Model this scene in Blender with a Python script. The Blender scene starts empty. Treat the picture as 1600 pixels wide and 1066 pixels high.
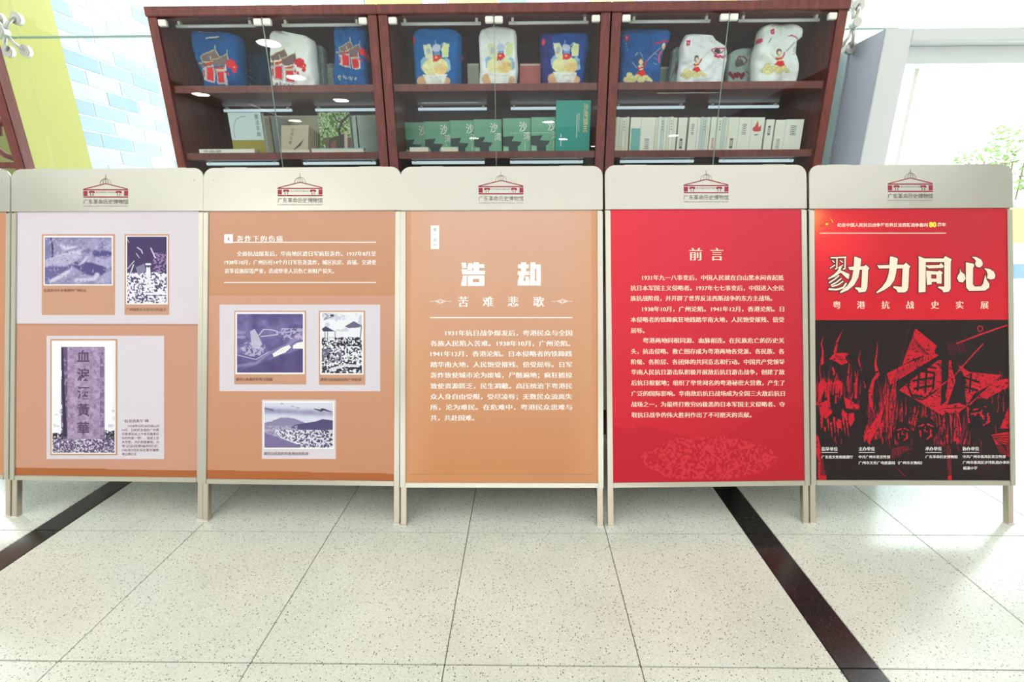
import bpy, bmesh, math, random
import numpy as np
from mathutils import Matrix, Vector
R = random.Random(7)
NR = np.random.RandomState(5)
C = bpy.context.scene.collection
SC = bpy.context.scene

# ------------------------------------------------------------------ camera
FPX, PITCH, YAW, ROLL, HC, CX, CY = 701.83, .2842, .0145, -.0042, 1.3182, 9.29, 10.66
_c, _s = math.cos(YAW), math.sin(YAW)
_F = np.array([-_s, _c, 0]); _R = np.array([_c, _s, 0]); _Z = np.array([0, 0, 1.])
_U = math.sin(PITCH)*_F + math.cos(PITCH)*_Z
FW = math.cos(PITCH)*_F - math.sin(PITCH)*_Z
cr, sr = math.cos(ROLL), math.sin(ROLL)
RT = cr*_R + sr*_U; UP = -sr*_R + cr*_U
cam = bpy.data.cameras.new('camera'); camo = bpy.data.objects.new('camera', cam); C.objects.link(camo)
M = Matrix.Identity(4)
for i in range(3):
    M[i][0] = RT[i]; M[i][1] = UP[i]; M[i][2] = -FW[i]
M[2][3] = HC
camo.matrix_world = M
cam.sensor_width = 36; cam.lens = FPX/1600*36
cam.shift_x = -CX/1600; cam.shift_y = CY/1600
cam.clip_start = .05; cam.clip_end = 200
SC.camera = camo

# ------------------------------------------------------------------ light and exposure
SC.view_settings.view_transform = 'Standard'; SC.view_settings.look = 'None'
SC.view_settings.gamma = 1; SC.view_settings.use_curve_mapping = False
SC.view_settings.exposure = 0.0
w = bpy.data.worlds.new('world'); SC.world = w; w.use_nodes = True
bg = w.node_tree.nodes['Background']; bg.inputs[0].default_value = (.93, .97, 1, 1); bg.inputs[1].default_value = 8.0
def area(name, loc, rot, sx, sy, power, col=(1, 1, 1)):
    l = bpy.data.lights.new(name, 'AREA'); l.shape = 'RECTANGLE'; l.size = sx; l.size_y = sy; l.energy = power; l.color = col
    o = bpy.data.objects.new(name, l); C.objects.link(o); o.location = loc; o.rotation_euler = rot; return o
area('ceiling_fill_light', (-.6, -3.0, 3.61), (0, 0, 0), 11, 10, 355, (1, 1, 1))  # broad fill added under the ceiling to brighten the boards, no real fixture
area('back_fill_light', (-.6, -11.9, 1.7), (math.radians(90), 0, 0), 10, 2.3, 138, (.97, .99, 1))  # added fill from behind the camera; the back wall has no window

# ------------------------------------------------------------------ helpers
def lin(c):
    return tuple((x/255/12.92 if x/255 <= .04045 else ((x/255+.055)/1.055)**2.4) for x in c)
def mat(name, rgb, rough=.5, metal=0., spec=.5, emit=0.):
    m = bpy.data.materials.new(name); m.use_nodes = True
    b = m.node_tree.nodes['Principled BSDF']
    b.inputs['Base Color'].default_value = (*lin(rgb), 1)
    b.inputs['Roughness'].default_value = rough; b.inputs['Metallic'].default_value = metal
    b.inputs['Specular IOR Level'].default_value = spec
    if emit:
        b.inputs['Emission Color'].default_value = (*lin(rgb), 1); b.inputs['Emission Strength'].default_value = emit
    return m
def N(m, t, **k):
    n = m.node_tree.nodes.new(t)
    for a, v in k.items(): setattr(n, a, v)
    return n
def L(m, a, b): m.node_tree.links.new(a, b)
def bsdf(m): return m.node_tree.nodes['Principled BSDF']
def vcmat(name, rough=.45, spec=.5):
    m = mat(name, (255, 255, 255), rough, 0, spec)
    a = N(m, 'ShaderNodeAttribute', attribute_name='Col'); L(m, a.outputs['Color'], bsdf(m).inputs['Base Color']); return m
def wood(name, a, b, rough=.3, scale=(3, 3, .6)):
    m = mat(name, a, rough)
    g = N(m, 'ShaderNodeNewGeometry'); mp = N(m, 'ShaderNodeMapping'); mp.inputs['Scale'].default_value = scale
    n = N(m, 'ShaderNodeTexNoise'); n.inputs['Scale'].default_value = 14; n.inputs['Detail'].default_value = 5
    n.inputs['Distortion'].default_value = 1.2
    r = N(m, 'ShaderNodeValToRGB'); r.color_ramp.elements[0].position = .35; r.color_ramp.elements[1].position = .68
    r.color_ramp.elements[0].color = (*lin(a), 1); r.color_ramp.elements[1].color = (*lin(b), 1)
    L(m, g.outputs['Position'], mp.inputs[0]); L(m, mp.outputs[0], n.inputs['Vector']); L(m, n.outputs['Fac'], r.inputs[0])
    L(m, r.outputs[0], bsdf(m).inputs['Base Color']); return m
def glass(name, tint=(255, 255, 255), f0=.04):
    m = bpy.data.materials.new(name); m.use_nodes = True; nt = m.node_tree
    nt.nodes.remove(nt.nodes['Principled BSDF'])
    t = N(m, 'ShaderNodeBsdfTransparent'); t.inputs[0].default_value = (*lin(tint), 1)
    g = N(m, 'ShaderNodeBsdfGlossy'); g.inputs['Roughness'].default_value = 0
    f = N(m, 'ShaderNodeLayerWeight'); f.inputs[0].default_value = .5
    p = N(m, 'ShaderNodeMath', operation='POWER'); L(m, f.outputs['Facing'], p.inputs[0]); p.inputs[1].default_value = 5
    k = N(m, 'ShaderNodeMath', operation='MULTIPLY_ADD'); L(m, p.outputs[0], k.inputs[0]); k.inputs[1].default_value = 1-f0; k.inputs[2].default_value = f0
    x = N(m, 'ShaderNodeMixShader'); L(m, k.outputs[0], x.inputs[0]); L(m, t.outputs[0], x.inputs[1]); L(m, g.outputs[0], x.inputs[2])
    L(m, x.outputs[0], nt.nodes['Material Output'].inputs[0]); return m

class MB:
    """collects quads and solids, then links ONE mesh object"""
    def __init__(s): s.v = []; s.f = []
    def add(s, vs, fs):
        o = len(s.v); s.v += [tuple(map(float, p)) for p in vs]; s.f += [tuple(i+o for i in f) for f in fs]; return s
    def box(s, x0, x1, y0, y1, z0, z1, T=None):
        vs = [(x, y, z) for x in (x0, x1) for y in (y0, y1) for z in (z0, z1)]
        if T: vs = [T(*p) for p in vs]
        return s.add(vs, [(0, 1, 3, 2), (4, 6, 7, 5), (0, 4, 5, 1), (2, 3, 7, 6), (0, 2, 6, 4), (1, 5, 7, 3)])
    def prism(s, poly, h0, h1, T):
        n = len(poly)
        vs = [T(a, b, h0) for a, b in poly]+[T(a, b, h1) for a, b in poly]
        return s.add(vs, [tuple(range(n))[::-1], tuple(range(n, 2*n))]+[(i, (i+1) % n, n+(i+1) % n, n+i) for i in range(n)])
    def tube(s, pts, r, n=8, sy=1.):
        pts = [Vector(p) for p in pts]; rings = []
        for i, p in enumerate(pts):
            d = (pts[min(i+1, len(pts)-1)]-pts[max(i-1, 0)]).normalized()
            a = d.orthogonal().normalized() if i == 0 else (a0-d*a0.dot(d)).normalized()
            a0 = a; b = d.cross(a)
            rings.append([p+(a*math.cos(t)+b*math.sin(t)*sy)*r for t in [2*math.pi*k/n for k in range(n)]])
        vs = [tuple(q) for g in rings for q in g]; fs = []
        for i in range(len(pts)-1):
            for k in range(n): fs.append((i*n+k, i*n+(k+1) % n, (i+1)*n+(k+1) % n, (i+1)*n+k))
        fs += [tuple(range(n))[::-1], tuple((len(pts)-1)*n+k for k in range(n))]
        return s.add(vs, fs)
    def mesh(s, name, m, bevel=0, smooth=False):
        me = bpy.data.meshes.new(name); me.from_pydata(s.v, [], s.f)
        if bevel or True:
            b = bmesh.new(); b.from_mesh(me); bmesh.ops.recalc_face_normals(b, faces=b.faces)
            if bevel: bmesh.ops.bevel(b, geom=b.edges[:], offset=bevel, segments=2, affect='EDGES', clamp_overlap=True)
            b.to_mesh(me); b.free()
        if m: me.materials.append(m)
        if smooth: me.polygons.foreach_set('use_smooth', [True]*len(me.polygons))
        return me
    def build(s, name, m, parent=None, bevel=0, smooth=False, label=None):
        return link(name, s.mesh(name, m, bevel, smooth), parent, label)
def link(name, me, parent=None, label=None):
    o = bpy.data.objects.new(name, me); C.objects.link(o); o.parent = parent
    if label: o['label'] = label
    return o
def tag(o, label=None, cat=None, group=None, kind=None):
    for k, v in (('label', label), ('category', cat), ('group', group), ('kind', kind)):
        if v: o[k] = v
    return o
def empty(name, loc=(0, 0, 0), rz=0, **k):
    o = bpy.data.objects.new(name, None); C.objects.link(o); o.location = loc; o.rotation_euler.z = rz
    o.empty_display_size = .1
    return tag(o, **k)
def copy_tree(o, parent=None):
    c = o.copy(); C.objects.link(c); c.parent = parent
    for ch in list(o.children): copy_tree(ch, c)
    return c
def ray(x, y):
    a = (np.asarray(x, float)-800-CX)/FPX; b = -(np.asarray(y, float)-533-CY)/FPX
    return FW+a[..., None]*RT+b[..., None]*UP
def aty(x, y, Y):          # the point of depth Y seen at photo pixel x, y
    d = ray(x, y); k = Y/d[..., 1]
    return d*k[..., None]+np.array([0, 0, HC])
def P(x, y, Y): return tuple(float(q) for q in aty(np.float64(x), np.float64(y), Y))

# ------------------------------------------------------------------ painter for flat print (vertex colours of the ink)
def vnoise(h, w, cell, seed=0):
    r = np.random.RandomState(seed); gh, gw = int(h/cell)+3, int(w/cell)+3
    g = r.rand(gh, gw); yy = np.arange(h)/cell; xx = np.arange(w)/cell
    yi = yy.astype(int); xi = xx.astype(int); fy = (yy-yi)[:, None]; fx = (xx-xi)[None]
    fy = fy*fy*(3-2*fy); fx = fx*fx*(3-2*fx)
    a = g[yi][:, xi]; b = g[yi][:, xi+1]; c = g[yi+1][:, xi]; d = g[yi+1][:, xi+1]
    return (a*(1-fx)+b*fx)*(1-fy)+(c*(1-fx)+d*fx)*fy
def fnoise(h, w, cell, seed=0, oct=4):
    t = 0; am = 1; s = 0
    for k in range(oct):
        t = t+am*vnoise(h, w, max(cell/2**k, 1.01), seed+k); s += am; am *= .55
    return t/s
class Pic:
    def __init__(s, x0, y0, x1, y1, res, base):
        s.x0, s.y0, s.x1, s.y1, s.r = x0, y0, x1, y1, res
        s.w = max(2, int(round((x1-x0)*res))+1); s.h = max(2, int(round((y1-y0)*res))+1)
        s.X = np.linspace(x0, x1, s.w)[None].repeat(s.h, 0); s.Y = np.linspace(y0, y1, s.h)[:, None].repeat(s.w, 1)
        s.a = np.ones((s.h, s.w, 3))*np.array(base, float)
    def mix(s, m, col, al=1.):
        m = np.clip(m, 0, 1)[..., None]*al
        s.a = s.a*(1-m)+np.array(col, float)*m
    def poly(s, pts, col, al=1.):
        m = np.zeros((s.h, s.w), bool); n = len(pts)
        for i in range(n):
            (xa, ya), (xb, yb) = pts[i], pts[(i+1) % n]
            if ya == yb: continue
            c = ((s.Y > min(ya, yb)) & (s.Y <= max(ya, yb)))
            m ^= c & (s.X < xa+(s.Y-ya)*(xb-xa)/(yb-ya))
        s.mix(m.astype(float), col, al); return m
    def stroke(s, pts, wd, col, al=1., soft=.5):
        k = len(pts); best = np.full((s.h, s.w), 9.)
        if not isinstance(wd, (list, tuple)): wd = [wd]*k
        for i in range(k-1):
            (xa, ya), (xb, yb) = pts[i], pts[i+1]; dx, dy = xb-xa, yb-ya; l2 = dx*dx+dy*dy+1e-9
            mg = max(wd)+2
            i0 = max(0, int((min(ya, yb)-mg-s.y0)*s.r)); i1 = min(s.h, int((max(ya, yb)+mg-s.y0)*s.r)+2)
            j0 = max(0, int((min(xa, xb)-mg-s.x0)*s.r)); j1 = min(s.w, int((max(xa, xb)+mg-s.x0)*s.r)+2)
            if i0 >= i1 or j0 >= j1: continue
            X = s.X[i0:i1, j0:j1]; Y = s.Y[i0:i1, j0:j1]
            t = np.clip(((X-xa)*dx+(Y-ya)*dy)/l2, 0, 1)
            d = np.hypot(X-xa-t*dx, Y-ya-t*dy)-(wd[i]+(wd[i+1]-wd[i])*t)/2
            best[i0:i1, j0:j1] = np.minimum(best[i0:i1, j0:j1], d)
        s.mix(np.clip(.5-best/soft, 0, 1), col, al)
    def ell(s, cx, cy, rx, ry, col, al=1.):
        d = (np.hypot((s.X-cx)/rx, (s.Y-cy)/ry)-1)*min(rx, ry)
        s.mix(np.clip(.5-d*1.5, 0, 1), col, al)
    def noise(s, cell, seed=0, oct=4): return fnoise(s.h, s.w, cell*s.r, seed, oct)
def srgb2lin(a):
    a = np.clip(a, 0, 255)/255.
    return np.where(a <= .04045, a/12.92, ((a+.055)/1.055)**2.4)
def grid_mesh(name, pts, cols, m, smooth=False):
    """pts h,w,3 ; cols h,w,3 (0-255)"""
    h, w_ = pts.shape[:2]
    me = bpy.data.meshes.new(name); idx = np.arange(h*w_).reshape(h, w_)
    q = np.stack([idx[:-1, :-1], idx[1:, :-1], idx[1:, 1:], idx[:-1, 1:]], -1).reshape(-1, 4)
    me.vertices.add(h*w_); me.vertices.foreach_set('co', pts.reshape(-1).astype(np.float32))
    me.loops.add(q.size); me.loops.foreach_set('vertex_index', q.reshape(-1).astype(np.int32))
    me.polygons.add(len(q)); me.polygons.foreach_set('loop_start', np.arange(0, q.size, 4, dtype=np.int32))
    try: me.polygons.foreach_set('loop_total', np.full(len(q), 4, dtype=np.int32))
    except Exception: pass
    me.update(calc_edges=True)
    a = me.color_attributes.new('Col', 'FLOAT_COLOR', 'POINT')
    c = np.ones((h*w_, 4), np.float32); c[:, :3] = srgb2lin(cols).reshape(-1, 3); a.data.foreach_set('color', c.reshape(-1))
    me.materials.append(m)
    if smooth: me.polygons.foreach_set('use_smooth', [True]*len(me.polygons))
    return me

# ------------------------------------------------------------------ lettering
_tc = bpy.data.curves.new('lettering', 'FONT'); _to = bpy.data.objects.new('lettering', _tc); C.objects.link(_to)
_tc.resolution_u = 2
_cache = {}
def glyphs(s, off=0., res=2):
    k = (s, off, res)
    if k in _cache: return _cache[k]
    _tc.body = s; _tc.offset = off; _tc.resolution_u = res
    me = _to.to_mesh(); n = len(me.vertices); co = np.zeros(n*3, np.float32); me.vertices.foreach_get('co', co)
    co = co.reshape(-1, 3)[:, :2].astype(float); fs = [tuple(p.vertices) for p in me.polygons]
    _to.to_mesh_clear(); _cache[k] = (co, fs); return _cache[k]

class Decal:
    """flat print laid on a surface; shapes given in the poster's own 2-D coordinates, mapped by fn"""
    def __init__(s, fn, n=.0006): s.fn = fn; s.n = n; s.v = []; s.f = []
    def add(s, xy, fs):          # every piece lies a hair above the one before, like layered ink
        o = len(s.v); s.v += [tuple(p) for p in xy]; s.f += [tuple(i+o for i in f) for f in fs]
        s.k = getattr(s, 'k', -1)+1; s.h = getattr(s, 'h', [])+[(s.k % 40)*1e-5]*len(xy)
    def poly(s, pts): s.add(pts, [tuple(range(len(pts)))])
    def rect(s, x0, y0, x1, y1): s.poly([(x0, y0), (x1, y0), (x1, y1), (x0, y1)])
    def frame(s, x0, y0, x1, y1, t):
        s.rect(x0, y0, x1, y0+t); s.rect(x0, y1-t, x1, y1); s.rect(x0, y0+t, x0+t, y1-t); s.rect(x1-t, y0+t, x1, y1-t)
    def stroke(s, pts, wd, close=False):
        if close: pts = list(pts)+[pts[0]]
        k = len(pts)
        if not isinstance(wd, (list, tuple)): wd = [wd]*k
        for i in range(k-1):
            (xa, ya), (xb, yb) = pts[i], pts[i+1]; l = math.hypot(xb-xa, yb-ya) or 1
            nx, ny = -(yb-ya)/l/2, (xb-xa)/l/2
            s.poly([(xa+nx*wd[i], ya+ny*wd[i]), (xb+nx*wd[i+1], yb+ny*wd[i+1]), (xb-nx*wd[i+1], yb-ny*wd[i+1]), (xa-nx*wd[i], ya-ny*wd[i])])
            if i > 0 or close:
                s.poly([(xa+math.cos(t)*wd[i]/2, ya+math.sin(t)*wd[i]/2) for t in [math.pi/4*q for q in range(8)]])
    def text(s, t, x0, x1, yc, size, bold=.012, thin=-.006, song=True, res=2):
        """one line between x0 and x1 (x1 None: natural width), centred on yc, drawn like Song type"""
        co, fs = glyphs(t, thin if song else bold, res)
        if not len(co): return
        a, b = co[:, 0].min(), co[:, 0].max(); sx = size if x1 is None else (x1-x0)/max(b-a, .01)
        for dx in ((-bold, 0, bold) if song else (0,)):
            xy = np.stack([x0+(co[:, 0]-a+dx)*sx, yc-(co[:, 1]-.38)*size], 1)
            s.add(xy, fs)
    def glyph(s, ch, xc, yc, size, **k):
        co, fs = glyphs(ch, 0)
        wd = (co[:, 0].max()-co[:, 0].min())*size
        s.text(ch, xc-wd/2, xc+wd/2, yc, size, **k)
    def build(s, name, m, parent, label=None):
        p = s.fn(np.array(s.v), s.n+np.array(s.h)); me = bpy.data.meshes.new(name); me.from_pydata(p.tolist(), [], s.f); me.materials.append(m)
        return link(name, me, parent, label)

# ------------------------------------------------------------------ materials
def terrazzo(name, base, dark, rough):
    m = mat(name, base, rough); g = N(m, 'ShaderNodeNewGeometry'); col = None
    b = bsdf(m); b.inputs['Specular IOR Level'].default_value = .6
    pn = N(m, 'ShaderNodeTexNoise'); pn.inputs['Scale'].default_value = 3; pn.inputs['Detail'].default_value = 3
    L(m, g.outputs['Position'], pn.inputs['Vector'])
    r = N(m, 'ShaderNodeValToRGB'); r.color_ramp.elements[0].position = .3; r.color_ramp.elements[1].position = .7
    r.color_ramp.elements[0].color = (*lin(tuple(c-7 for c in base)), 1); r.color_ramp.elements[1].color = (*lin(tuple(min(255, c+5) for c in base)), 1)
    L(m, pn.outputs['Fac'], r.inputs[0]); prev = r.outputs[0]
    for sc, rad, keep, c2 in ((120, .27, .30, dark), (210, .32, .34, tuple(int(d*.5+b_*.5) for d, b_ in zip(dark, base))), (160, .3, .2, tuple(min(255, c+22) for c in base))):
        v = N(m, 'ShaderNodeTexVoronoi'); v.inputs['Scale'].default_value = sc; L(m, g.outputs['Position'], v.inputs['Vector'])
        a = N(m, 'ShaderNodeMath', operation='LESS_THAN'); L(m, v.outputs['Distance'], a.inputs[0]); a.inputs[1].default_value = rad
        sp = N(m, 'ShaderNodeSeparateColor'); L(m, v.outputs['Color'], sp.inputs[0])
        k = N(m, 'ShaderNodeMath', operation='LESS_THAN'); L(m, sp.outputs[0], k.inputs[0]); k.inputs[1].default_value = keep
        mu = N(m, 'ShaderNodeMath', operation='MULTIPLY'); L(m, a.outputs[0], mu.inputs[0]); L(m, k.outputs[0], mu.inputs[1])
        x = N(m, 'ShaderNodeMix', data_type='RGBA'); L(m, mu.outputs[0], x.inputs[0]); L(m, prev, x.inputs[6]); x.inputs[7].default_value = (*lin(c2), 1)
        prev = x.outputs[2]
    L(m, prev, b.inputs['Base Color']); return m
M_TILE = terrazzo('terrazzo tile', (216, 219, 207), (112, 110, 102), .2)
M_STRIP = terrazzo('black granite', (34, 30, 30), (66, 58, 56), .2)
M_GROUT = mat('grout', (60, 52, 44), .9)
M_WOOD = wood('red lacquered wood', (94, 38, 34), (124, 54, 46), .3)
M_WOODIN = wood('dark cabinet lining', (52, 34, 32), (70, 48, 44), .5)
def steel_mat():
    m = mat('brushed stainless steel', (192, 190, 181), .3, 1.)
    g = N(m, 'ShaderNodeTexCoord'); mp = N(m, 'ShaderNodeMapping'); mp.inputs['Scale'].default_value = (1.5, 1, 26)
    n = N(m, 'ShaderNodeTexNoise'); n.inputs['Scale'].default_value = 3
    L(m, g.outputs['Object'], mp.inputs[0]); L(m, mp.outputs[0], n.inputs['Vector'])
    mr = N(m, 'ShaderNodeMapRange'); mr.inputs[3].default_value = .27; mr.inputs[4].default_value = .32
    L(m, n.outputs['Fac'], mr.inputs[0]); L(m, mr.outputs[0], bsdf(m).inputs['Roughness'])
    n2 = N(m, 'ShaderNodeTexNoise'); n2.inputs['Scale'].default_value = 2.6; n2.inputs['Detail'].default_value = 1
    L(m, g.outputs['Object'], n2.inputs['Vector'])
    bp = N(m, 'ShaderNodeBump'); bp.inputs['Strength'].default_value = .12; bp.inputs['Distance'].default_value = .05
    L(m, n2.outputs['Fac'], bp.inputs['Height']); L(m, bp.outputs[0], bsdf(m).inputs['Normal'])
    return m
M_STEEL = steel_mat()
M_RAIL = mat('polished steel rail', (200, 196, 184), .28, 1.)
M_LEG = mat('satin steel leg', (205, 195, 180), .35, .9)
M_DARK = mat('black gasket', (18, 17, 17), .5)
M_RUB = mat('white rubber foot', (215, 210, 200), .6)
M_WHITE = mat('white print', (250, 248, 244), .5)
M_CREAM = mat('cream print', (250, 226, 205), .5)
M_GREY = mat('grey print', (112, 110, 98), .5)
M_LOGO = mat('crimson print', (150, 32, 60), .5)
M_BROWN = mat('brown print', (168, 96, 52), .5)
M_TAN = mat('tan print', (202, 150, 118), .5)
M_INK = mat('dark caption print', (88, 52, 44), .5)
M_LAV = mat('lavender print', (212, 204, 214), .5)
M_MAROON = mat('maroon outline print', (92, 24, 30), .5)
M_YEL = mat('yellow print', (250, 226, 70), .5)
M_OUT = mat('orange red print', (224, 70, 40), .5)
M_PURP = mat('purple print', (84, 62, 100), .5)
M_VC = vcmat('printed ink', .5, .22)
M_CLOTH = vcmat('printed cotton', .85, .2)
M_GLASS = glass('clear door glass', (250, 252, 251), .018)
M_GLASSE = mat('green glass edge', (150, 178, 168), .15)
M_WGLASS = glass('curtain wall glass', (244, 249, 247), .03)
M_PLASTIC = mat('white plastic clip', (240, 238, 232), .4)
M_TUBE = mat('white lamp tube housing', (225, 228, 230), .35)
M_TUBEL = mat('lit lamp tube', (200, 222, 230), .35, 0, .5, .8)
M_PLASTER = mat('cream plaster', (226, 225, 222), .9)
M_CEIL = mat('grey ceiling board', (200, 198, 196), .9)
M_LAMP = mat('lit downlight', (255, 252, 245), .5, 0, .5, 45)
M_ALU = mat('pale aluminium', (226, 229, 232), .45, .0)
M_ALUS = mat('silver aluminium', (190, 190, 200), .35, .5)
M_SPIDER = mat('satin metal fitting', (200, 200, 196), .3, .8)

# ------------------------------------------------------------------ floor: tiles one by one
X0, Y1, TW = -.2442, 1.6468, .6
SX = .12
fl = tag(MB().box(-4.75, 4.75, -12, 9, -.2, -.004).build('floor', M_GROUT), kind='structure')
tm = MB().box(.0013, TW-.0013, .0013, TW-.0013, -.012, 0).mesh('tile', M_TILE, bevel=.0012)
sm = MB().box(.0013, SX-.0013, .0013, TW-.0013, -.012, 0).mesh('granite_strip', M_STRIP, bevel=.001)
cols = [X0+k*TW for k in range(-3, 2)]
xr_ = X0+2*TW; xl_ = X0-3*TW
cols += [xr_+SX+k*TW for k in range(0, 6)]+[xl_-SX-(k+1)*TW for k in range(0, 4)]
for r in range(-4, 7):
    yy = Y1+r*TW
    for cx in cols:
        o = link('tile', tm, fl); o.location = (cx, yy, 0)
    for cx in (xr_, xl_-SX):
        o = link('granite_strip', sm, fl); o.location = (cx, yy, .0004)
b = MB()
b.box(-4.75, 4.75, -12, Y1-4*TW-.001, -.01, 0)
b.box(-4.75, 4.75, Y1+7*TW+.001, 9, -.01, 0)
b.build('slab', M_TILE, fl)

# ------------------------------------------------------------------ room shell
tag(MB().box(-6.6, 5.2, -12, 3.6, 3.62, 3.8).build('ceiling', M_CEIL), kind='structure')
tag(MB().box(-6.6, 5.2, -12.2, -12, -.2, 3.8).build('wall_back', M_PLASTER), kind='structure')
b = MB(); b.box(-6.75, -6.6, -12, 3.5, -.2, 3.8); tag(b.build('wall_left', M_PLASTER), kind='structure')
b = MB(); b.box(5.2, 5.3, -12, 3.5, -.2, 3.8); tag(b.build('wall_right', M_PLASTER), kind='structure')
tag(MB().box(-6.6, -4.566, -12, 9, -.2, -.001).build('floor_side', M_TILE), kind='structure')
tag(MB().box(4.678, 6.6, -12, 9, -.2, -.001).build('floor_right', M_TILE), kind='structure')

# downlights (also seen mirrored in the cabinet glass)
dl = [(-3.47, -1.84), (-3.71, -4.96), (-6.2, -4.42), (-3.86, -3.39), (-5.6, -6.9), (.61, -7.27), (1.19, -9.9), (2.4, -11.4), (4.4, -9.4), (-1.5, -9.6)]
for i, (x, y) in enumerate(dl):
    t = empty('ceiling_downlight', (x, y, 3.6), label='round recessed white downlight in the ceiling behind the viewer', cat='ceiling light', group='round ceiling downlights')
    ring = [(math.cos(a)*.15, math.sin(a)*.15) for a in np.linspace(0, 2*math.pi, 24, endpoint=False)]
    MB().prism([(a*1.15, b_*1.15) for a, b_ in ring], -.008, .0, lambda u, v, n: (u, v, n)).build('trim_ring', M_PLASTIC, t)
    MB().prism(ring, -.012, -.0085, lambda u, v, n: (u, v, n)).build('diffuser', M_LAMP, t)
for i, (x, y, lx, ly) in enumerate([(-1.5, -5, 1.2, .06), (3.1, -4.4, 1.2, .06), (-5.6, -5.6, .06, 1.2), (0.2, -8.5, 1.2, .06)]):
    t = empty('ceiling_strip_light', (x, y, 3.6), label='slim white linear strip light on the ceiling', cat='ceiling light', group='linear ceiling strip lights')
    MB().box(-lx/2, lx/2, -ly/2, ly/2, -.05, 0).build('housing', M_PLASTIC, t, bevel=.004)
    MB().box(-lx/2+.01, lx/2-.01, -ly/2+.01, ly/2-.01, -.056, -.0505).build('diffuser', mat('lit tube', (255, 255, 255), .5, 0, .5, 7), t)

# glass curtain wall behind the cabinets
YG = 3.5
win = tag(MB().box(-6.6, 5.2, YG-.03, YG+.03, 3.5, 3.62).build('window_1', M_ALU), kind='structure')
ZJ = 2.51
vx = [-6.6, -5.3, -3.46, -1.6, .27, 2.14, 2.5]
for i in range(len(vx)-1):
    for z0, z1 in ((.02, ZJ-.006), (ZJ+.006, 3.499)):
        MB().box(vx[i]+.004, vx[i+1]-.004, YG, YG+.012, z0, z1).build('pane', M_WGLASS, win)
for i in range(len(vx)-1):
    MB().box(vx[i]+.004, vx[i+1]-.004, YG-.001, YG+.013, ZJ-.0055, ZJ+.0055).build('pane_seal', mat('pale seal', (206, 214, 200), .5), win) if i == 0 else link('pane_seal', MB().box(vx[i]+.004, vx[i+1]-.004, YG-.001, YG+.013, ZJ-.0055, ZJ+.0055).mesh('pane_seal', M_GLASSE), win)
def disc(bm, x, y, z, r, t):
    pts = [(math.cos(a)*r, math.sin(a)*r) for a in np.linspace(0, 2*math.pi, 20, endpoint=False)]
    bm.prism(pts, 0, t, lambda u, v, n: (x+u, y-n, z+v))
for x in (-5.3, -3.46, -1.6, .27, 2.14):
    t = empty('glass_spider_fitting', (x, YG-.02, ZJ), label={-3.46: 'four armed satin metal glass fitting above the yellow wall at far left', 2.14: 'four armed satin metal glass fitting beside the right cabinet top'}.get(x, 'four armed satin metal glass fitting behind the cabinets'), cat='glass fitting', group='four armed fittings of the glass wall' if x not in (-3.46, 2.14) else None)
    for sx in (-1, 1):
        for sz in (-1, 1):
            ax, az = sx*(.06 if x < 2 else .035), sz*(.12 if x > 2 else .095)
            b = MB(); disc(b, ax, 0, az, .038, .03); b.build('clamp_disc', M_SPIDER, t, bevel=.003)
            MB().tube([(0, -.06, 0), (ax*.5, -.055, az*.6), (ax, -.026, az)], .011, 8).build('arm', M_SPIDER, t, smooth=True)
    b = MB(); disc(b, 0, -.05, 0, .03, .05); b.build('hub', M_SPIDER, t, bevel=.004)
tag(MB().box(-6.6, 2.2, YG-.04, YG+.04, 0, .02).build('trim_1', M_ALU), kind='structure')

# door portal on the right
door = tag(empty('door_1', (0, 0, 0)), kind='structure')
XA, YA, ZA = 2.205, 3.2, 2.41
MB().box(XA, XA+.165, YA, YA+.36, 0, ZA).build('jamb', M_ALU, door, bevel=.004)
MB().box(XA+.166, XA+.205, YA+.07, YA+.36, 0, ZA-.08).build('inner_stop', M_ALU, door, bevel=.003)
MB().box(XA+.166, 4.9, YA, YA+.36, ZA-.068, ZA).build('lintel', M_ALU, door, bevel=.004)
MB().box(XA+.206, 4.9, YA+.09, YA+.36, ZA-.165, ZA-.069).build('lintel_stop', M_ALU, door, bevel=.003)
MB().box(4.9, 5.2, YA, YA+.36, 0, ZA).build('jamb', M_ALU, door, bevel=.004)
MB().box(XA-.004, XA-.0005, YA+.004, YA+.356, 0, ZA-.002).build('jamb_side', mat('shaded jamb grey', (148, 148, 162), .5), door)  # thin skin on the jamb, its shaded side put into the colour
MB().box(XA-.016, XA-.005, YA+.30, YA+.40, 0, ZA-.02).build('side_rail', M_ALUS, door)
MB().box(XA+.03, XA+.045, YA+.362, YA+.40, 0, ZA-.02).build('side_rail', M_DARK, door)
MB().box(1.9, XA+.09, YA+.42, YA+.44, 0, ZA+.02).build('green_glass_fin', mat('green frosted glass', (104, 164, 138), .15), door)
MB().box(2.62, 4.88, YA+.24, YA+.252, .01, ZA-.14).build('pane', M_WGLASS, door)
b = MB(); b.box(2.60, 2.625, YA+.22, YA+.27, 0, ZA-.14); b.build('door_edge_rail', M_PLASTIC, door)
w2 = tag(empty('window_2'), kind='structure')
for x0, x1 in ((2.51, 3.85), (3.86, 5.19)): MB().box(x0, x1, YG+.02, YG+.032, ZA+.002, 3.499).build('pane', M_WGLASS, w2)

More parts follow.
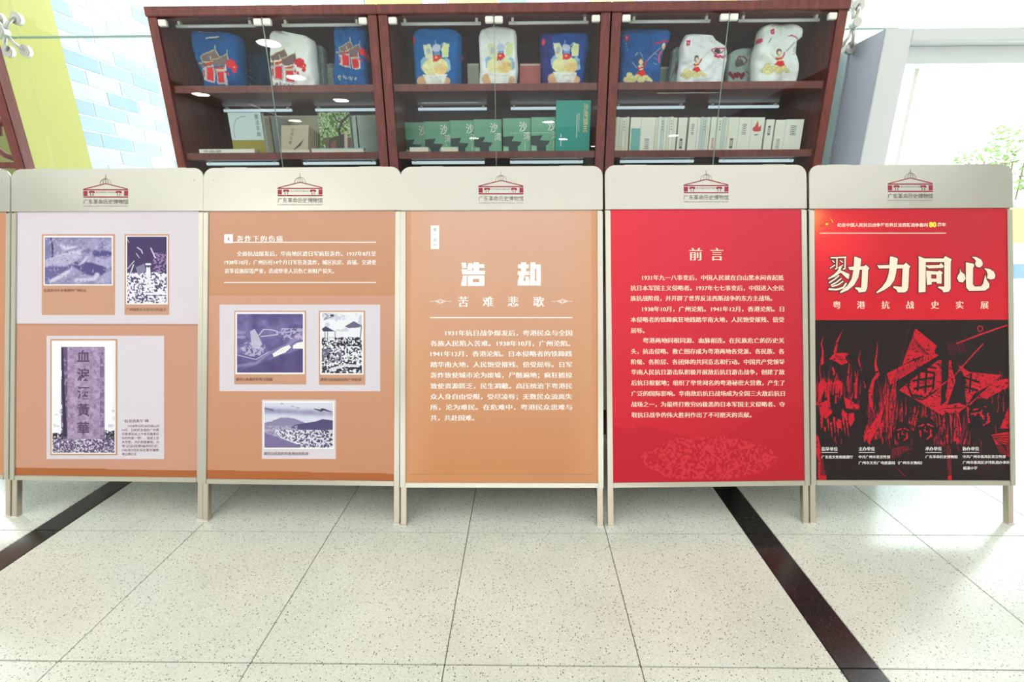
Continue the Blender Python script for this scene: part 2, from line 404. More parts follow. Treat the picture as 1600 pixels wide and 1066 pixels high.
# ------------------------------------------------------------------ outdoors beyond the glass
tag(MB().box(-30, 60, 9.6, 60, -.3, -.002).box(6.61, 60, 3.7, 9.6, -.3, -.002).box(-30, -6.61, 3.7, 9.6, -.3, -.002).build('pavement', mat('pale paving', (214, 212, 204), .8)), kind='structure')
M_YW = mat('yellow green render', (152, 147, 80), .85)
xa, ya_, za = P(57, 240, 3.75)
bw = tag(empty('wall_brick_clad', (0, 0, 0)), kind='structure')
XB = -3.72; YB0, YB1 = 4.1, 9.2
MB().box(XB-.2, XB-.012, YB0, YB1, 0, 4.6).build('mortar_bed', mat('white mortar', (190, 194, 196), .85), bw)
bcols = [mat('glazed brick '+n, c, .25) for n, c in (('ice', (150, 164, 168)), ('aqua', (134, 150, 160)), ('white', (164, 168, 171)), ('sky', (144, 157, 170)), ('pearl', (158, 165, 166)))]
bms = [MB().box(-.016, -.008, .006, .329, .006, .117).mesh('brick', m, bevel=.002) for m in bcols]
row = 0; z = 1.3
while z < 4.5:
    yy = YB0+(.1675 if row % 2 else 0)
    if row % 2: o = link('brick', bms[R.choice([0, 1, 2, 3, 4])], bw); o.location = (XB, YB0, z); o.scale = (1, .5, 1)
    while yy < 7.6:
        o = link('brick', bms[R.choice([0, 0, 1, 2, 2, 3, 4])], bw); o.location = (XB, yy, z); yy += .335
    z += .123; row += 1
tag(MB().box(XB-.2, XB+.004, YG+.05, YB0-.004, 0, 4.6).build('wall_yellow_panel', M_YW), kind='structure')
fac = tag(MB().box(-3.7, 9, 9.3, 9.5, 0, 6.4).build('wall_far_facade', mat('pale facade', (222, 230, 238), .8)), kind='structure')
x = -3.6
for i, (wd, c) in enumerate([(.8, (196, 214, 236)), (1.0, (214, 216, 112)), (.45, (236, 240, 244)), (.9, (224, 226, 130)), (.5, (150, 196, 170)), (1.1, (226, 226, 232)), (.8, (222, 208, 140)), (1.1, (198, 198, 222)), (.7, (226, 216, 140)), (1.2, (236, 238, 244)), (1.2, (226, 232, 190))]):
    MB().box(x+.02, x+wd-.02, 9.24, 9.299, 2.9, 6.2).build('facade_panel', mat('facade colour', tuple(int(q*.72) for q in c), .8), fac); x += wd

# shrub and display easel outside the door
def shrub(x, y, z0, r, h, n, seed):
    q = random.Random(seed); m = MB()
    for i in range(n):
        a = q.random()*6.28; rr = r*math.sqrt(q.random()); zz = z0+h*q.random()
        c = Vector((x+rr*math.cos(a), y+rr*math.sin(a), zz)); u = Vector((q.gauss(0, 1), q.gauss(0, 1), q.gauss(0, 1))).normalized(); v = u.orthogonal().normalized()
        s = q.uniform(.03, .06); m.add([c-u*s, c+v*s*.4, c+u*s, c-v*s*.4], [(0, 1, 2, 3)])
    return m
for i, (px, py, Yd, r, h, lab) in enumerate([(1610, 262, 6.3, .5, .55, 'bright green leafy shrub outside the door at right edge'), (1530, 262, 7.6, .35, .3, 'small sunlit green shrub outside, seen above the title board')]):
    x, y, z = P(px, py, Yd)
    t = empty('shrub', (x, y, -.02), label=lab, cat='shrub')
    m_ = mat('sunlit leaf', (104, 130, 62), .6)
    o = shrub(0, 0, z-.25, r, h+.25, 900 if i == 0 else 420, i).build('foliage', m_, t); o['kind'] = 'stuff'
    b = MB()
    for k in range(6):
        a = k*1.05; b.tube([(0, 0, 0), (.1*math.cos(a), .1*math.sin(a), z*.5), (r*.5*math.cos(a), r*.5*math.sin(a), z+.1)], .012, 6)
    b.build('stem', mat('shrub bark', (120, 104, 80), .9), t)


# ------------------------------------------------------------------ cabinets
YC, ZT = 2.557, 2.312
CW = 1.1415; CD = .42
Z1, Z2 = 1.972, 1.652      # tops of the two upper shelves
def make_cabinet():
    r = empty('display_cabinet')
    W_ = CW/2-.003; t = .046
    MB().box(-W_-.004, W_+.004, -.008, CD, ZT-.042, ZT).build('top_panel', M_WOOD, r, bevel=.003)
    for s in (-1, 1):
        MB().box(min(s*W_, s*(W_-t)), max(s*W_, s*(W_-t)), 0, CD, .0, ZT-.0425).build('side_panel', M_WOOD, r, bevel=.002)
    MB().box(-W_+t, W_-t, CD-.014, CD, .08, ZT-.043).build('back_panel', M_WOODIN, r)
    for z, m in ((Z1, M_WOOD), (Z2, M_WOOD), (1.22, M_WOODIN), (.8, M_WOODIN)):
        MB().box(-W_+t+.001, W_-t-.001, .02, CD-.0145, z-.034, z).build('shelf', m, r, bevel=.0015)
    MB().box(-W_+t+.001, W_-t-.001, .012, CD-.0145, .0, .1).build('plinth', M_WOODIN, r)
    for s in (-1, 1):
        x0, x1 = (-W_+t+.003, -.002) if s < 0 else (.002, W_-t-.003)
        d = MB().box(x0, x1, .004, .009, .11, ZT-.046).build('glass_door', M_GLASS, r)
        for xh in (x0+.021, x1-.021):
            MB().box(xh-.02, xh+.02, -.004, .016, ZT-.082, ZT-.053).build('hinge_clip', M_PLASTIC, d, bevel=.003)
        MB().box(*((-.0012, -.0002) if s < 0 else (.0002, .0012)), .003, .010, .11, ZT-.046).build('glass_edge', M_GLASSE, d)
    for z, yy in ((ZT-.062, .06), (Z1-.05, .34), (Z2-.046, .1)):
        for s in (-1, 1):
            b = MB().tube([(s*.27-.2, yy, z), (s*.27+.2, yy, z)], .008, 8)
            tb = b.build('lamp_tube', M_TUBE if yy == .06 else M_TUBEL, r, smooth=True)
            for q in (-.18, .18): MB().box(s*.27+q-.006, s*.27+q+.006, yy-.01, yy+.01, z+.004, z+.02).build('tube_bracket', M_PLASTIC, tb)
    return r
cab0 = make_cabinet()
cabx = [-1.861+CW/2, -1.861+CW*1.5+.001, -1.861+CW*2.5+.003]
clab = ['dark red wooden glass cabinet at left, pavilion print shirts on top shelf', 'dark red wooden glass cabinet in the middle, row of green books inside', 'dark red wooden glass cabinet at right, long row of white booklets inside']
for i in range(3):
    c = cab0 if i == 0 else copy_tree(cab0)
    c.location = (cabx[i], YC, 0); tag(c, clab[i], 'cabinet', 'row of three glass display cabinets')

# ------------------------------------------------------------------ cabinet contents
def stand_box(name, x0, x1, ytop, Yf, dep, zb, m, parent=None):
    """box standing on shelf zb, front at depth Yf, edges seen at photo columns x0,x1 and top row ytop"""
    a = P(x0, ytop, Yf); b = P(x1, ytop, Yf)
    return a[0], b[0], a[2]
def garment(name, rows, Yf, zb, T, pic, label, group=None, seed=0, base=(30, 80, 140)):
    """pillow-like folded shirt whose outline is given by rows (y, left, right)"""
    ys = np.array([r[0] for r in rows], float); xl = np.array([r[1] for r in rows], float); xr = np.array([r[2] for r in rows], float)
    nv, nu = 80, 72
    yy = np.linspace(ys[0], ys[-1], nv); s = np.linspace(0, 1, nu)
    Lx = np.interp(yy, ys, xl); Rx = np.interp(yy, ys, xr)
    px = Lx[:, None]+(Rx-Lx)[:, None]*s[None]; py = np.repeat(yy[:, None], nu, 1)
    pts = aty(px, py, Yf)
    # bottom of the outline rests on the shelf
    zt, zl = pts[0, :, 2].max(), pts[-1, :, 2].mean()
    k = (np.arange(nv)/(nv-1))[:, None]; pts[..., 2] += (zb+.0005-zl)*k**2
    e = np.minimum(1, np.minimum(s, 1-s)*9)[None]*np.minimum(1, k*9+.02)
    prof = np.sqrt(1-(1-np.clip(e, 0, 1))**2)
    wr = (fnoise(nv, nu, 20, seed, 3)-.5)*.045*prof
    front = pts.copy(); front[..., 1] -= prof*T/2+wr
    back = pts.copy(); back[..., 1] += prof*T/2
    cx_, cy_ = pts[..., 0].mean(), Yf
    root = empty(name, (cx_, cy_, zb), label=label, cat='folded shirt', group=group)
    off = np.array([cx_, cy_, zb])
    col = pic(px, py, nv, nu)
    link('shirt_front', grid_mesh('shirt_front', front-off, col, M_CLOTH, True), root)
    bc = np.ones((nv, nu, 3))*np.array(base, float)
    link('shirt_back', grid_mesh('shirt_back', (back-off)[:, ::-1], bc, M_CLOTH, True), root)
    return root
def picfn(base, draw, seed=1, var=10):
    def f(px, py, h, w_):
        g = Pic(px.min(), py.min(), px.max(), py.max(), 2.2, base)
        n = g.noise(14, seed, 3)-.5; g.a += n[..., None]*var*2
        draw(g)
        i = np.clip(((py-g.y0)/(g.y1-g.y0)*(g.h-1)).round().astype(int), 0, g.h-1); j = np.clip(((px-g.x0)/(g.x1-g.x0)*(g.w-1)).round().astype(int), 0, g.w-1)
        return g.a[i, j]
    return f
def pavilion(ox, oy, k, red=(226, 48, 58), roof=(128, 110, 112)):
    # crop coordinates of the blue shirt's gate motif / 10.66
    def T(p): return [(ox+(x-300)/10.66*k, oy+(y-350)/10.66*k) for x, y in p]
    def d(g):
        tr = (222, 205, 150); gr = (190, 186, 190)
        g.poly(T([(365, 620), (350, 560), (585, 430), (650, 540), (540, 600)]), roof)
        g.poly(T([(540, 600), (790, 495), (815, 600), (760, 680), (560, 700)]), roof)
        g.poly(T([(290, 650), (400, 640), (410, 700), (340, 700)]), roof)
        for a in ([(350, 555), (580, 430)], [(585, 360), (585, 430), (640, 530)], [(545, 590), (790, 490)], [(795, 440), (785, 490), (820, 590)], [(290, 640), (420, 630)], [(350, 560), (370, 620), (420, 630)], [(510, 530), (520, 590)]):
            g.stroke(T(a), 1.1*k, tr)
        g.poly(T([(415, 640), (545, 610), (550, 660), (415, 690)]), (206, 80, 50)); g.stroke(T([(415, 640), (545, 612)]), 1.2*k, (236, 214, 150))
        g.poly(T([(345, 700), (410, 690), (415, 890), (360, 880)]), gr); g.poly(T([(355, 740), (385, 740), (390, 850), (360, 840)]), (170, 60, 70))
        g.poly(T([(410, 690), (575, 670), (575, 935), (415, 905)]), gr); g.poly(T([(425, 700), (550, 705), (545, 900), (430, 885)]), red)
        g.poly(T([(590, 715), (750, 690), (750, 730), (590, 760)]), (190, 90, 60)); g.stroke(T([(590, 745), (750, 740)]), 1.1*k, (236, 214, 170))
        g.poly(T([(590, 755), (800, 740), (800, 960), (610, 940)]), gr); g.poly(T([(612, 770), (750, 770), (752, 930), (625, 925)]), red)
        g.poly(T([(752, 650), (775, 660), (800, 960), (755, 960)]), (206, 204, 210))
        for (x, y, r) in ((810, 640, 45), (870, 620, 45), (920, 640, 40), (890, 690, 50), (950, 700, 40), (940, 760, 40), (830, 690, 30), (830, 810, 26), (780, 780, 20)):
            (cx, cy), = T([(x, y)]); g.ell(cx, cy, r/10.66*k, r/12*k, (224, 44, 66))
        (cx, cy), = T([(935, 705)]); g.ell(cx, cy, 1.6*k, .9*k, (240, 190, 90))
    return d
def calli(g, x, y, wd, col, k=1.):
    for i in range(4):
        cx = x+wd*i/3.6; q = random.Random(i+3)
        for _ in range(5):
            a = (cx+q.uniform(-2, 2)*k, y+q.uniform(-2.6, 2.6)*k); g.stroke([a, (a[0]+q.uniform(-2.5, 2.5)*k, a[1]+q.uniform(-2, 2.4)*k)], 1.0*k, col)
def bowl(ox, oy, k):
    def T(p): return [(ox+(x-430)/10.66*k, oy+(y-700)/10.66*k) for x, y in p]
    def E(g, x, y, rx, ry, c, al=1):
        (cx, cy), = T([(x, y)]); g.ell(cx, cy, rx/10.66*k, ry/10.66*k, c, al)
    def d(g):
        E(g, 230, 960, 100, 90, (222, 180, 140)); E(g, 640, 960, 70, 60, (222, 180, 140))
        g.poly(T([(185, 640), (240, 580), (330, 600), (230, 800), (200, 770)]), (150, 190, 226)); g.poly(T([(560, 640), (640, 600), (700, 650), (715, 780), (660, 820)]), (160, 196, 228))
        g.poly(T([(225, 385), (350, 365), (390, 470), (400, 620), (270, 600)]), (226, 230, 190)); E(g, 320, 490, 40, 55, (186, 196, 216))
        g.poly(T([(600, 345), (690, 380), (670, 600), (560, 600), (550, 460)]), (222, 232, 176))
        E(g, 440, 740, 225, 150, (236, 234, 176)); E(g, 540, 770, 120, 80, (240, 208, 140))
        g.poly(T([(225, 850), (655, 850), (590, 1010), (300, 1010)]), (236, 238, 236)); g.stroke(T([(250, 880), (440, 905), (640, 880)]), .8*k, (196, 200, 200))
        E(g, 465, 440, 75, 70, (198, 208, 232)); g.stroke(T([(445, 320), (440, 360)]), 1.4*k, (170, 200, 230)); g.stroke(T([(545, 400), (590, 350)]), 1.6*k, (150, 196, 226))
        g.poly(T([(410, 500), (530, 500), (525, 560), (415, 555)]), (110, 160, 214)); g.poly(T([(408, 545), (525, 550), (545, 610), (480, 655), (395, 650)]), (220, 50, 76)); E(g, 455, 585, 22, 20, (240, 200, 90))
        g.stroke(T([(430, 650), (430, 730)]), 2.2*k, (228, 220, 200)); g.stroke(T([(490, 650), (470, 730)]), 2.2*k, (228, 220, 200))
        for a in (260, 350, 430, 560): g.stroke(T([(a, 760), (a+60, 790)]), .6*k, (200, 196, 150))
    return d
def cloudkid(ox, oy, k, ink=(90, 84, 90), far=True):
    def T(p): return [(ox+(x-430)/11*k, oy+(y-640)/11*k) for x, y in p]
    def E(g, x, y, rx, ry, c, al=1):
        (cx, cy), = T([(x, y)]); g.ell(cx, cy, rx/11*k, ry/11*k, c, al)
    def d(g):
        for (x, y, r) in ((190, 930, 60), (240, 860, 60), (300, 920, 70), (370, 900, 60), (430, 940, 70), (500, 910, 60), (560, 940, 45), (250, 960, 60), (600, 955, 30)):
            E(g, x, y, r, r*.8, (190, 180, 120)); E(g, x, y, r*.88, r*.68, (232, 226, 164)); E(g, x+8, y+6, r*.35, r*.28, (206, 196, 130)); E(g, x+8, y+6, r*.22, r*.18, (236, 230, 174))
        g.poly(T([(350, 840), (400, 790), (480, 790), (515, 870), (440, 885)]), (228, 44, 48))
        E(g, 425, 745, 45, 50, (238, 214, 160)); E(g, 425, 640, 52, 62, ink if ink[0] < 150 else (170, 50, 60)); E(g, 435, 655, 36, 44, (240, 216, 176))
        g.stroke(T([(380, 740), (400, 760), (470, 740), (535, 640)]), 2.4*k, (196, 40, 56)); g.stroke(T([(535, 640), (640, 540), (760, 440)]), .9*k, (180, 184, 190))
        g.stroke(T([(280, 670), (370, 750)]), .9*k, (180, 184, 190)); g.stroke(T([(330, 570), (350, 530), (400, 515), (450, 545), (470, 600)]), .7*k, (220, 216, 206))
        if far:
            g.stroke(T([(660, 375), (760, 350), (900, 320), (910, 360), (880, 390)]), 2.4*k, (196, 36, 86)); E(g, 820, 415, 38, 45, (232, 222, 190)); g.stroke(T([(790, 480), (740, 570), (745, 660)]), 3*k, (220, 100, 110))
            for a in (520, 600, 680): g.stroke(T([(650, a), (700, a+20)]), .6*k, (170, 180, 200))
    return d
def stamp(x, y, s=4.): 
    return lambda g: (g.poly([(x, y), (x+s*1.5, y-s*.2), (x+s*1.4, y+s*1.9), (x+.1, y+s*2.1)], (204, 30, 84)), g.stroke([(x+s*.4, y+s*.5), (x+s, y+s*.9), (x+s*.5, y+s*1.4)], .7, (250, 220, 230)))
def seq(*fs):
    def d(g):
        for f in fs: f(g)
    return d
BLU = (0, 86, 150); WHT = (236, 242, 242); PAL = (190, 216, 212)
def slack(y0, r): return r
YS = 2.69
garment('folded_shirt', [(50, 302, 306), (53, 302, 351), (56, 302, 372), (60, 302, 379), (75, 303, 382), (100, 312, 383), (116, 320, 384), (131, 323, 384)], 2.68, Z1, .085, picfn(BLU, seq(pavilion(318.5, 73, .93), lambda g: (g.stroke([(329, 63), (338, 66), (348, 62), (351, 56)], 1.0, (16, 46, 84)), g.stroke([(330, 64), (347, 61)], 2.0, (206, 204, 180)), g.stroke([(319, 54), (336, 54)], 1.2, (226, 206, 130)))), 1), 'dark blue folded shirt with a red gate tower print, at far left of top shelf', seed=1)
garment('folded_shirt', [(84, 386, 420), (95, 384, 426), (110, 384, 428), (131, 383, 428)], 2.80, Z1, .07, picfn((16, 62, 96), lambda g: [g.stroke([(385, a), (397, a+6)], .8, (130, 160, 176)) for a in (103, 110, 117)], 2), 'dark blue folded shirt half hidden beside the white gate tower shirt', seed=2)
garment('folded_shirt', [(50, 432, 445), (53, 429, 452), (59, 424, 483), (64, 423, 492), (72, 423.5, 494.5), (95, 425, 495), (115, 426, 498), (131, 428, 497)], 2.68, Z1, .085, picfn(WHT, seq(pavilion(424.5, 72, .93, roof=(120, 104, 100)), lambda g: calli(g, 438, 127, 28, (40, 40, 44))), 3), 'white folded shirt with a red gate tower and red blossom print', seed=3, base=WHT)
garment('folded_shirt', [(72, 496, 503), (76, 494, 508), (95, 494, 509), (131, 494, 511)], 2.80, Z1, .06, picfn(PAL, lambda g: None, 4), 'pale mint folded shirt peeking out right of the white gate tower shirt', seed=4, base=PAL)
garment('folded_shirt', [(100, 506, 522), (104, 506, 523), (131, 507, 523)], 2.84, Z1, .05, picfn((206, 216, 208), lambda g: None, 5), 'small pale folded shirt behind, left of the blue cap shaped bundle', seed=5, base=PAL)
garment('folded_shirt', [(42, 540, 566), (44, 533, 572), (48, 526, 575), (54, 524, 576), (80, 525, 577), (110, 524, 578), (131, 523, 579)], 2.68, Z1, .085, picfn((18, 92, 160), seq(pavilion(531, 62.5, .78), lambda g: calli(g, 535, 118, 29, (240, 220, 170), .9)), 6), 'bright blue folded shirt with gate tower print and pale brush lettering', seed=6)
# middle cabinet
garment('folded_shirt', [(46, 662, 677), (48, 655, 690), (52, 648, 716), (58, 645, 722), (80, 646, 722), (100, 648, 721), (131, 650, 721)], 2.68, Z1, .085, picfn((20, 100, 170), seq(bowl(681, 101, .95), lambda g: g.ell(648.5, 66, 3, 5, (232, 60, 100))), 7), 'blue folded shirt with a food bowl print, left in the middle cabinet', seed=7)
garment('folded_shirt', [(78, 720, 726), (84, 719, 730), (105, 719, 729), (131, 719, 727)], 2.80, Z1, .05, picfn((18, 56, 92), lambda g: g.ell(723, 92, 3, 4, (226, 50, 96)), 8), 'dark blue shirt edge with a pink badge beside the blue bowl shirt', seed=8)
garment('folded_shirt', [(43, 768, 784), (46, 757, 795), (49, 751, 806), (60, 748, 808), (80, 749, 808), (105, 750, 810), (131, 748, 807)], 2.68, Z1, .085, picfn((240, 244, 246), bowl(780, 99.5, .92), 9), 'white folded shirt with a food bowl print behind the middle door joint', seed=9, base=WHT)
garment('folded_shirt', [(53, 850, 918), (57, 844, 920), (70, 843, 920), (100, 845, 915), (131, 847, 912)], 2.68, Z1, .085, picfn((24, 74, 156), seq(lambda g: g.mix((g.X < 862)*1., (60, 40, 110), .6), bowl(881, 100, .92), lambda g: g.ell(848.5, 70, 2.6, 5, (236, 70, 100))), 10), 'blue and violet folded shirt with a food bowl print at right of the middle cabinet', seed=10)
# right cabinet
garment('folded_shirt', [(48, 972, 1000), (50, 968, 1046), (53, 967, 1048), (65, 967, 1045), (80, 966, 1036), (100, 966, 1032), (131, 965, 1030)], 2.68, Z1, .085, picfn((20, 88, 160), seq(cloudkid(998.5, 97, .98), stamp(974.5, 59), lambda g: [g.stroke([(976, a), (977.5, a+1)], 1., (190, 206, 226)) for a in (71, 75.5, 80)]), 11), 'blue folded shirt with a figure on a cloud print, left in the right cabinet', seed=11)
garment('folded_shirt', [(74, 1056, 1062), (80, 1049, 1066), (100, 1046, 1066), (131, 1042, 1066)], 2.80, Z1, .06, picfn(PAL, lambda g: g.ell(1056, 107, 3, 6, (196, 120, 130)), 12), 'pale mint folded shirt tucked behind the left white cloud print shirt', seed=12, base=PAL)
garment('folded_shirt', [(56, 1070, 1073), (59, 1068, 1095), (61, 1067, 1112), (68, 1064, 1117), (76, 1061, 1133), (95, 1061, 1134), (115, 1058, 1130), (131, 1057, 1128)], 2.68, Z1, .085, picfn((238, 243, 248), seq(cloudkid(1084, 95, .82, far=False), stamp(1068, 68), lambda g: (g.stroke([(1106, 82), (1112, 80), (1128, 80), (1122, 86), (1112, 89), (1106, 83)], 1.6, (190, 36, 70)), g.ell(1115, 84, 5, 3.4, (70, 72, 84)), [g.ell(1112+q*2.4, 91+(q % 3), 2.2, 1.8, (202, 60, 84)) for q in range(7)])), 13), 'white folded shirt with cloud print slumped to the right, left of the door joint', seed=13, base=WHT)
garment('folded_shirt', [(76, 1160, 1180), (80, 1145, 1184), (86, 1136, 1184), (110, 1134, 1184), (131, 1134, 1184)], 2.80, Z1, .06, picfn(PAL, lambda g: (g.stroke([(1146, 98), (1150, 91), (1158, 90), (1163, 96), (1158, 101)], 1.6, (170, 30, 80)), g.ell(1152, 98, 6, 5, (112, 120, 116)), [g.ell(1138+q*2.4, 112+(q*7 % 5), 2.6, 2.6, (150, 44, 54)) for q in range(9)], g.stroke([(1160, 108), (1171, 116), (1174, 124)], .8, (70, 84, 84))), 14), 'pale mint folded shirt with dark red print between two white shirts', seed=14, base=PAL)
garment('folded_shirt', [(39, 1205, 1232), (41, 1195, 1240), (44, 1188, 1248), (50, 1184, 1252), (60, 1182, 1250), (68, 1181, 1241), (80, 1176, 1241), (100, 1173, 1245), (118, 1174, 1244), (131, 1174, 1240)], 2.68, Z1, .09, picfn((236, 243, 243), seq(cloudkid(1209.5, 86, .95, far=False), stamp(1198, 51, 3.6), lambda g: (g.ell(1249, 50.5, 1.7, 3, (16, 16, 18)), g.stroke([(1226, 60), (1232, 59), (1237, 63), (1240, 67)], 1.8, (176, 30, 76)), g.ell(1182.5, 66.5, 3.2, 4, (226, 70, 110)), g.stroke([(1199, 64), (1194, 71)], .8, (60, 60, 70)), g.stroke([(1222, 84), (1234, 70)], .9, (110, 116, 116)), [g.stroke([(1233, a), (1239, a-5)], .7, (110, 120, 130)) for a in (80, 84, 88)])), 15), 'tall white folded shirt with cloud print at right end of top shelf', seed=15, base=WHT)
# cards behind the shirts
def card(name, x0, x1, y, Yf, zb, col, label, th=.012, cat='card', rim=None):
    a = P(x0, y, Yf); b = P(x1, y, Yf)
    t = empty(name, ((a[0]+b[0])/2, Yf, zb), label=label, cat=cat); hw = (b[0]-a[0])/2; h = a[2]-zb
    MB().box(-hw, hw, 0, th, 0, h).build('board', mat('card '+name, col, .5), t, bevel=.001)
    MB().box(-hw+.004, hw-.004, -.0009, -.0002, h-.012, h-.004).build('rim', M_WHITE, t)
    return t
card('gift_box', 812, 845, 99, 2.78, Z1, (238, 128, 128), 'pink box standing between white and violet shirts', .06, 'box')
card('gift_box', 730, 748, 99, 2.80, Z1, (212, 220, 204), 'pale green box standing left of the middle white shirt', .06, 'box')
card('price_card', 1030, 1046, 104, 2.86, Z1, (176, 200, 186), 'pale green card behind the left blue cloud print shirt', .01, 'card')

card('cream_board', 408, 588, 181, 2.90, Z2, (244, 242, 214), 'wide cream panel standing behind the books of the left cabinet', .008, 'card')  # cream board added for the pale area behind the books
# books -------------------------------------------------------------
M_PAGE = mat('paper page block', (226, 222, 208), .8)
def book(w_, h, t, cover, spine_side=-1):
    """upright closed book: cover boards, page block; front toward -y; origin bottom centre"""
    r = empty('book')
    MB().box(-w_/2, w_/2, -t/2, -t/2+.0022, 0, h).build('front_cover', cover, r, bevel=.0005)
    MB().box(-w_/2, w_/2, t/2-.0022, t/2, 0, h).build('back_cover', cover, r, bevel=.0005)
    s = spine_side
    MB().box(*sorted((s*w_/2, s*(w_/2-.002))), -t/2+.0023, t/2-.0023, 0, h).build('spine', cover, r)
    MB().box(-w_/2+.004, w_/2-.004, -t/2+.0024, t/2-.0024, .003, h-.003).build('page_block', M_PAGE, r)
    return r
M_GRN = mat('sage green cover', (112, 176, 148), .35); M_GDK = mat('dark roof print', (40, 62, 64), .4); M_GSP = mat('light sage print', (150, 200, 172), .4)
M_TEAL = mat('teal cloth cover', (14, 150, 138), .4); M_GOLD = mat('gold print', (226, 214, 140), .35)
def bookmap(hw, h, t):
    return lambda p, n: np.stack([p[:, 0]*hw*2-hw, np.full(len(p), -t/2-n), h*(1-p[:, 1])], 1)
def greenbook():
    w_, h, t = .152, .176, .02
    r = book(w_, h, t, M_GRN); fn = bookmap(w_/2, h, t)
    d = Decal(fn, .0003)
    d.poly([(.0, .52), (.40, .50), (.34, .60), (.30, .64), (.66, .66), (.60, .76), (.52, .80), (.55, 1.), (.22, 1.), (.20, .80), (.0, .78)])
    d.build('roof_print', M_GDK, r)
    d = Decal(fn, .0004); d.rect(.02, .82, .17, .93); d.build('publisher_plate', M_GSP, r)
    d = Decal(fn, .0005)
    d.glyph('沙', .72, .24, .30, song=False, bold=.01); d.glyph('湾', .86, .50, .26, song=False, bold=.0)
    for k in range(7): d.rect(.78, .68+k*.035, .80, .70+k*.035)
    d.build('title_print', M_WHITE, r); return r
gb = greenbook(); spots = [(631, 664), (664, 706), (704, 740), (741, 787), (786, 830), (830, 870)]
gl = ['leftmost small green book with roof print in the middle cabinet', 'second green book from left in the middle cabinet', 'third green book from left in the middle cabinet', 'green book standing behind the middle door joint', 'green book just right of the middle door joint', 'green book standing against the taller teal book']
for i, (a, b_) in enumerate(spots):
    o = gb if i == 0 else copy_tree(gb)
    pa = P(a, 210, 2.70); o.location = (pa[0]+.076*math.cos(.16), 2.70+.076*math.sin(.16)*0+.0, Z2); o.rotation_euler.z = .0
    # each leans back a little behind its right-hand neighbour
    o.location.y = 2.66+.0225*(5-i) if True else 0
    pa = P(a, 210, o.location.y); o.location.x = pa[0]+.076
    tag(o, gl[i], 'book', 'green roof-print books in the middle cabinet')
w_, h, t = .172, .262, .03
a = P(869, 158, 2.625); b_ = P(923, 158, 2.625); w_ = b_[0]-a[0]; h = a[2]-Z2
tb = book(w_, h, .026, M_TEAL); tb.name = 'book'; fn = bookmap(w_/2, h, .026)
d = Decal(fn, .0004)
for k, ch in enumerate('沙湾镇志'): d.glyph(ch, .86, .13+k*.14, .15, song=False, bold=.008)
d.build('title_print', M_GOLD, tb)
d = Decal(fn, .0004)
for k in range(14): d.rect(.60, .27+k*.033, .625, .288+k*.033)
for k in range(12): d.rect(.66, .25+k*.03, .68, .265+k*.03)
for k in range(9): d.rect(.14, .65+k*.028, .17, .665+k*.028)
d.build('small_print', M_WHITE, tb)
tb.location = ((a[0]+b_[0])/2, 2.625, Z2); tag(tb, 'tall teal book with gold title standing at right of the green books', 'book')
# thin flat booklets in front of the green ones
M_MINT = mat('mint paper', (178, 222, 200), .6)
for x0, x1, lab in ((641, 670, 'mint leaflet lying in front of the leftmost green books'), (690, 716, 'mint leaflet lying in front of the second green book')):
    a = P(x0, 235, 2.60); b_ = P(x1, 235, 2.60)
    t = empty('leaflet', ((a[0]+b_[0])/2, 2.60, Z2), label=lab, cat='leaflet'); hw = (b_[0]-a[0])/2
    MB().box(-hw, hw, -.012, .012, 0, .022).build('page_stack', M_PAGE, t); MB().box(-hw-.001, hw+.001, -.0125, .0125, .0222, .024).build('cover', M_MINT, t)

# left cabinet books
M_PBLUE = mat('pale blue cover', (196, 212, 216), .4); M_BEI = mat('beige cover', (196, 186, 164), .5); M_OLV = mat('olive band', (150, 136, 50), .5)
a = P(358, 177, 2.64); b_ = P(409, 177, 2.64); w_ = b_[0]-a[0]; h = a[2]-Z2
t = book(w_, h, .03, M_PBLUE); fn = bookmap(w_/2, h, .03); d = Decal(fn, .0004)
for k, ch in enumerate('書法字典'): d.glyph(ch, .86, .1+k*.14, .13, song=False, bold=0)
d.stroke([(.12+.0, .62), (.1, .45), (.14, .3), (.24, .16), (.4, .1), (.55, .09)], .01); d.build('title_print', mat('blue grey print', (70, 84, 90), .5), t)
d = Decal(fn, .0003); d.rect(0, .66, 1, 1); d.build('lower_band', M_OLV, t); t.location = ((a[0]+b_[0])/2, 2.64, Z2); t.rotation_euler.z = 0  # olive band across the foot of the cover
tag(t, 'pale blue book with dark vertical title and olive band, left in the left cabinet', 'book')
# the book standing open behind it
def openbook(x0, x1, ytop, Yf, cover, label, ang=.35, th=.012):
    a = P(x0, ytop, Yf); b_ = P(x1, ytop, Yf); w_ = b_[0]-a[0]; h = a[2]-Z2
    r = empty('open_book', ((a[0]+b_[0])/2, Yf, Z2), label=label, cat='book')
    for s in (-1, 1):
        Tm = lambda x, y, z, s=s: (s*(.004+x*(w_/2)/1.), y+x*.10, z)
        MB().box(0, 1, 0, th*.2, 0, h, Tm).build('cover', cover, r)
        for k in range(5):
            Tk = lambda x, y, z, s=s, k=k: (s*(.004+x*(w_/2)*(1-.12*k)), y+.004+.003*k+x*(.10+.02*k), z)
            MB().box(0, .98, 0, .0012, .002, h-.004, Tk).build('page', M_PAGE, r)
    return r
openbook(410, 432, 180, 2.72, mat('pale cover', (206, 218, 222), .5), 'pale book standing open behind the blue titled book')
openbook(532, 580, 180, 2.66, mat('mint white cover', (190, 212, 204), .5), 'white book standing open like a tent at right of the left cabinet')
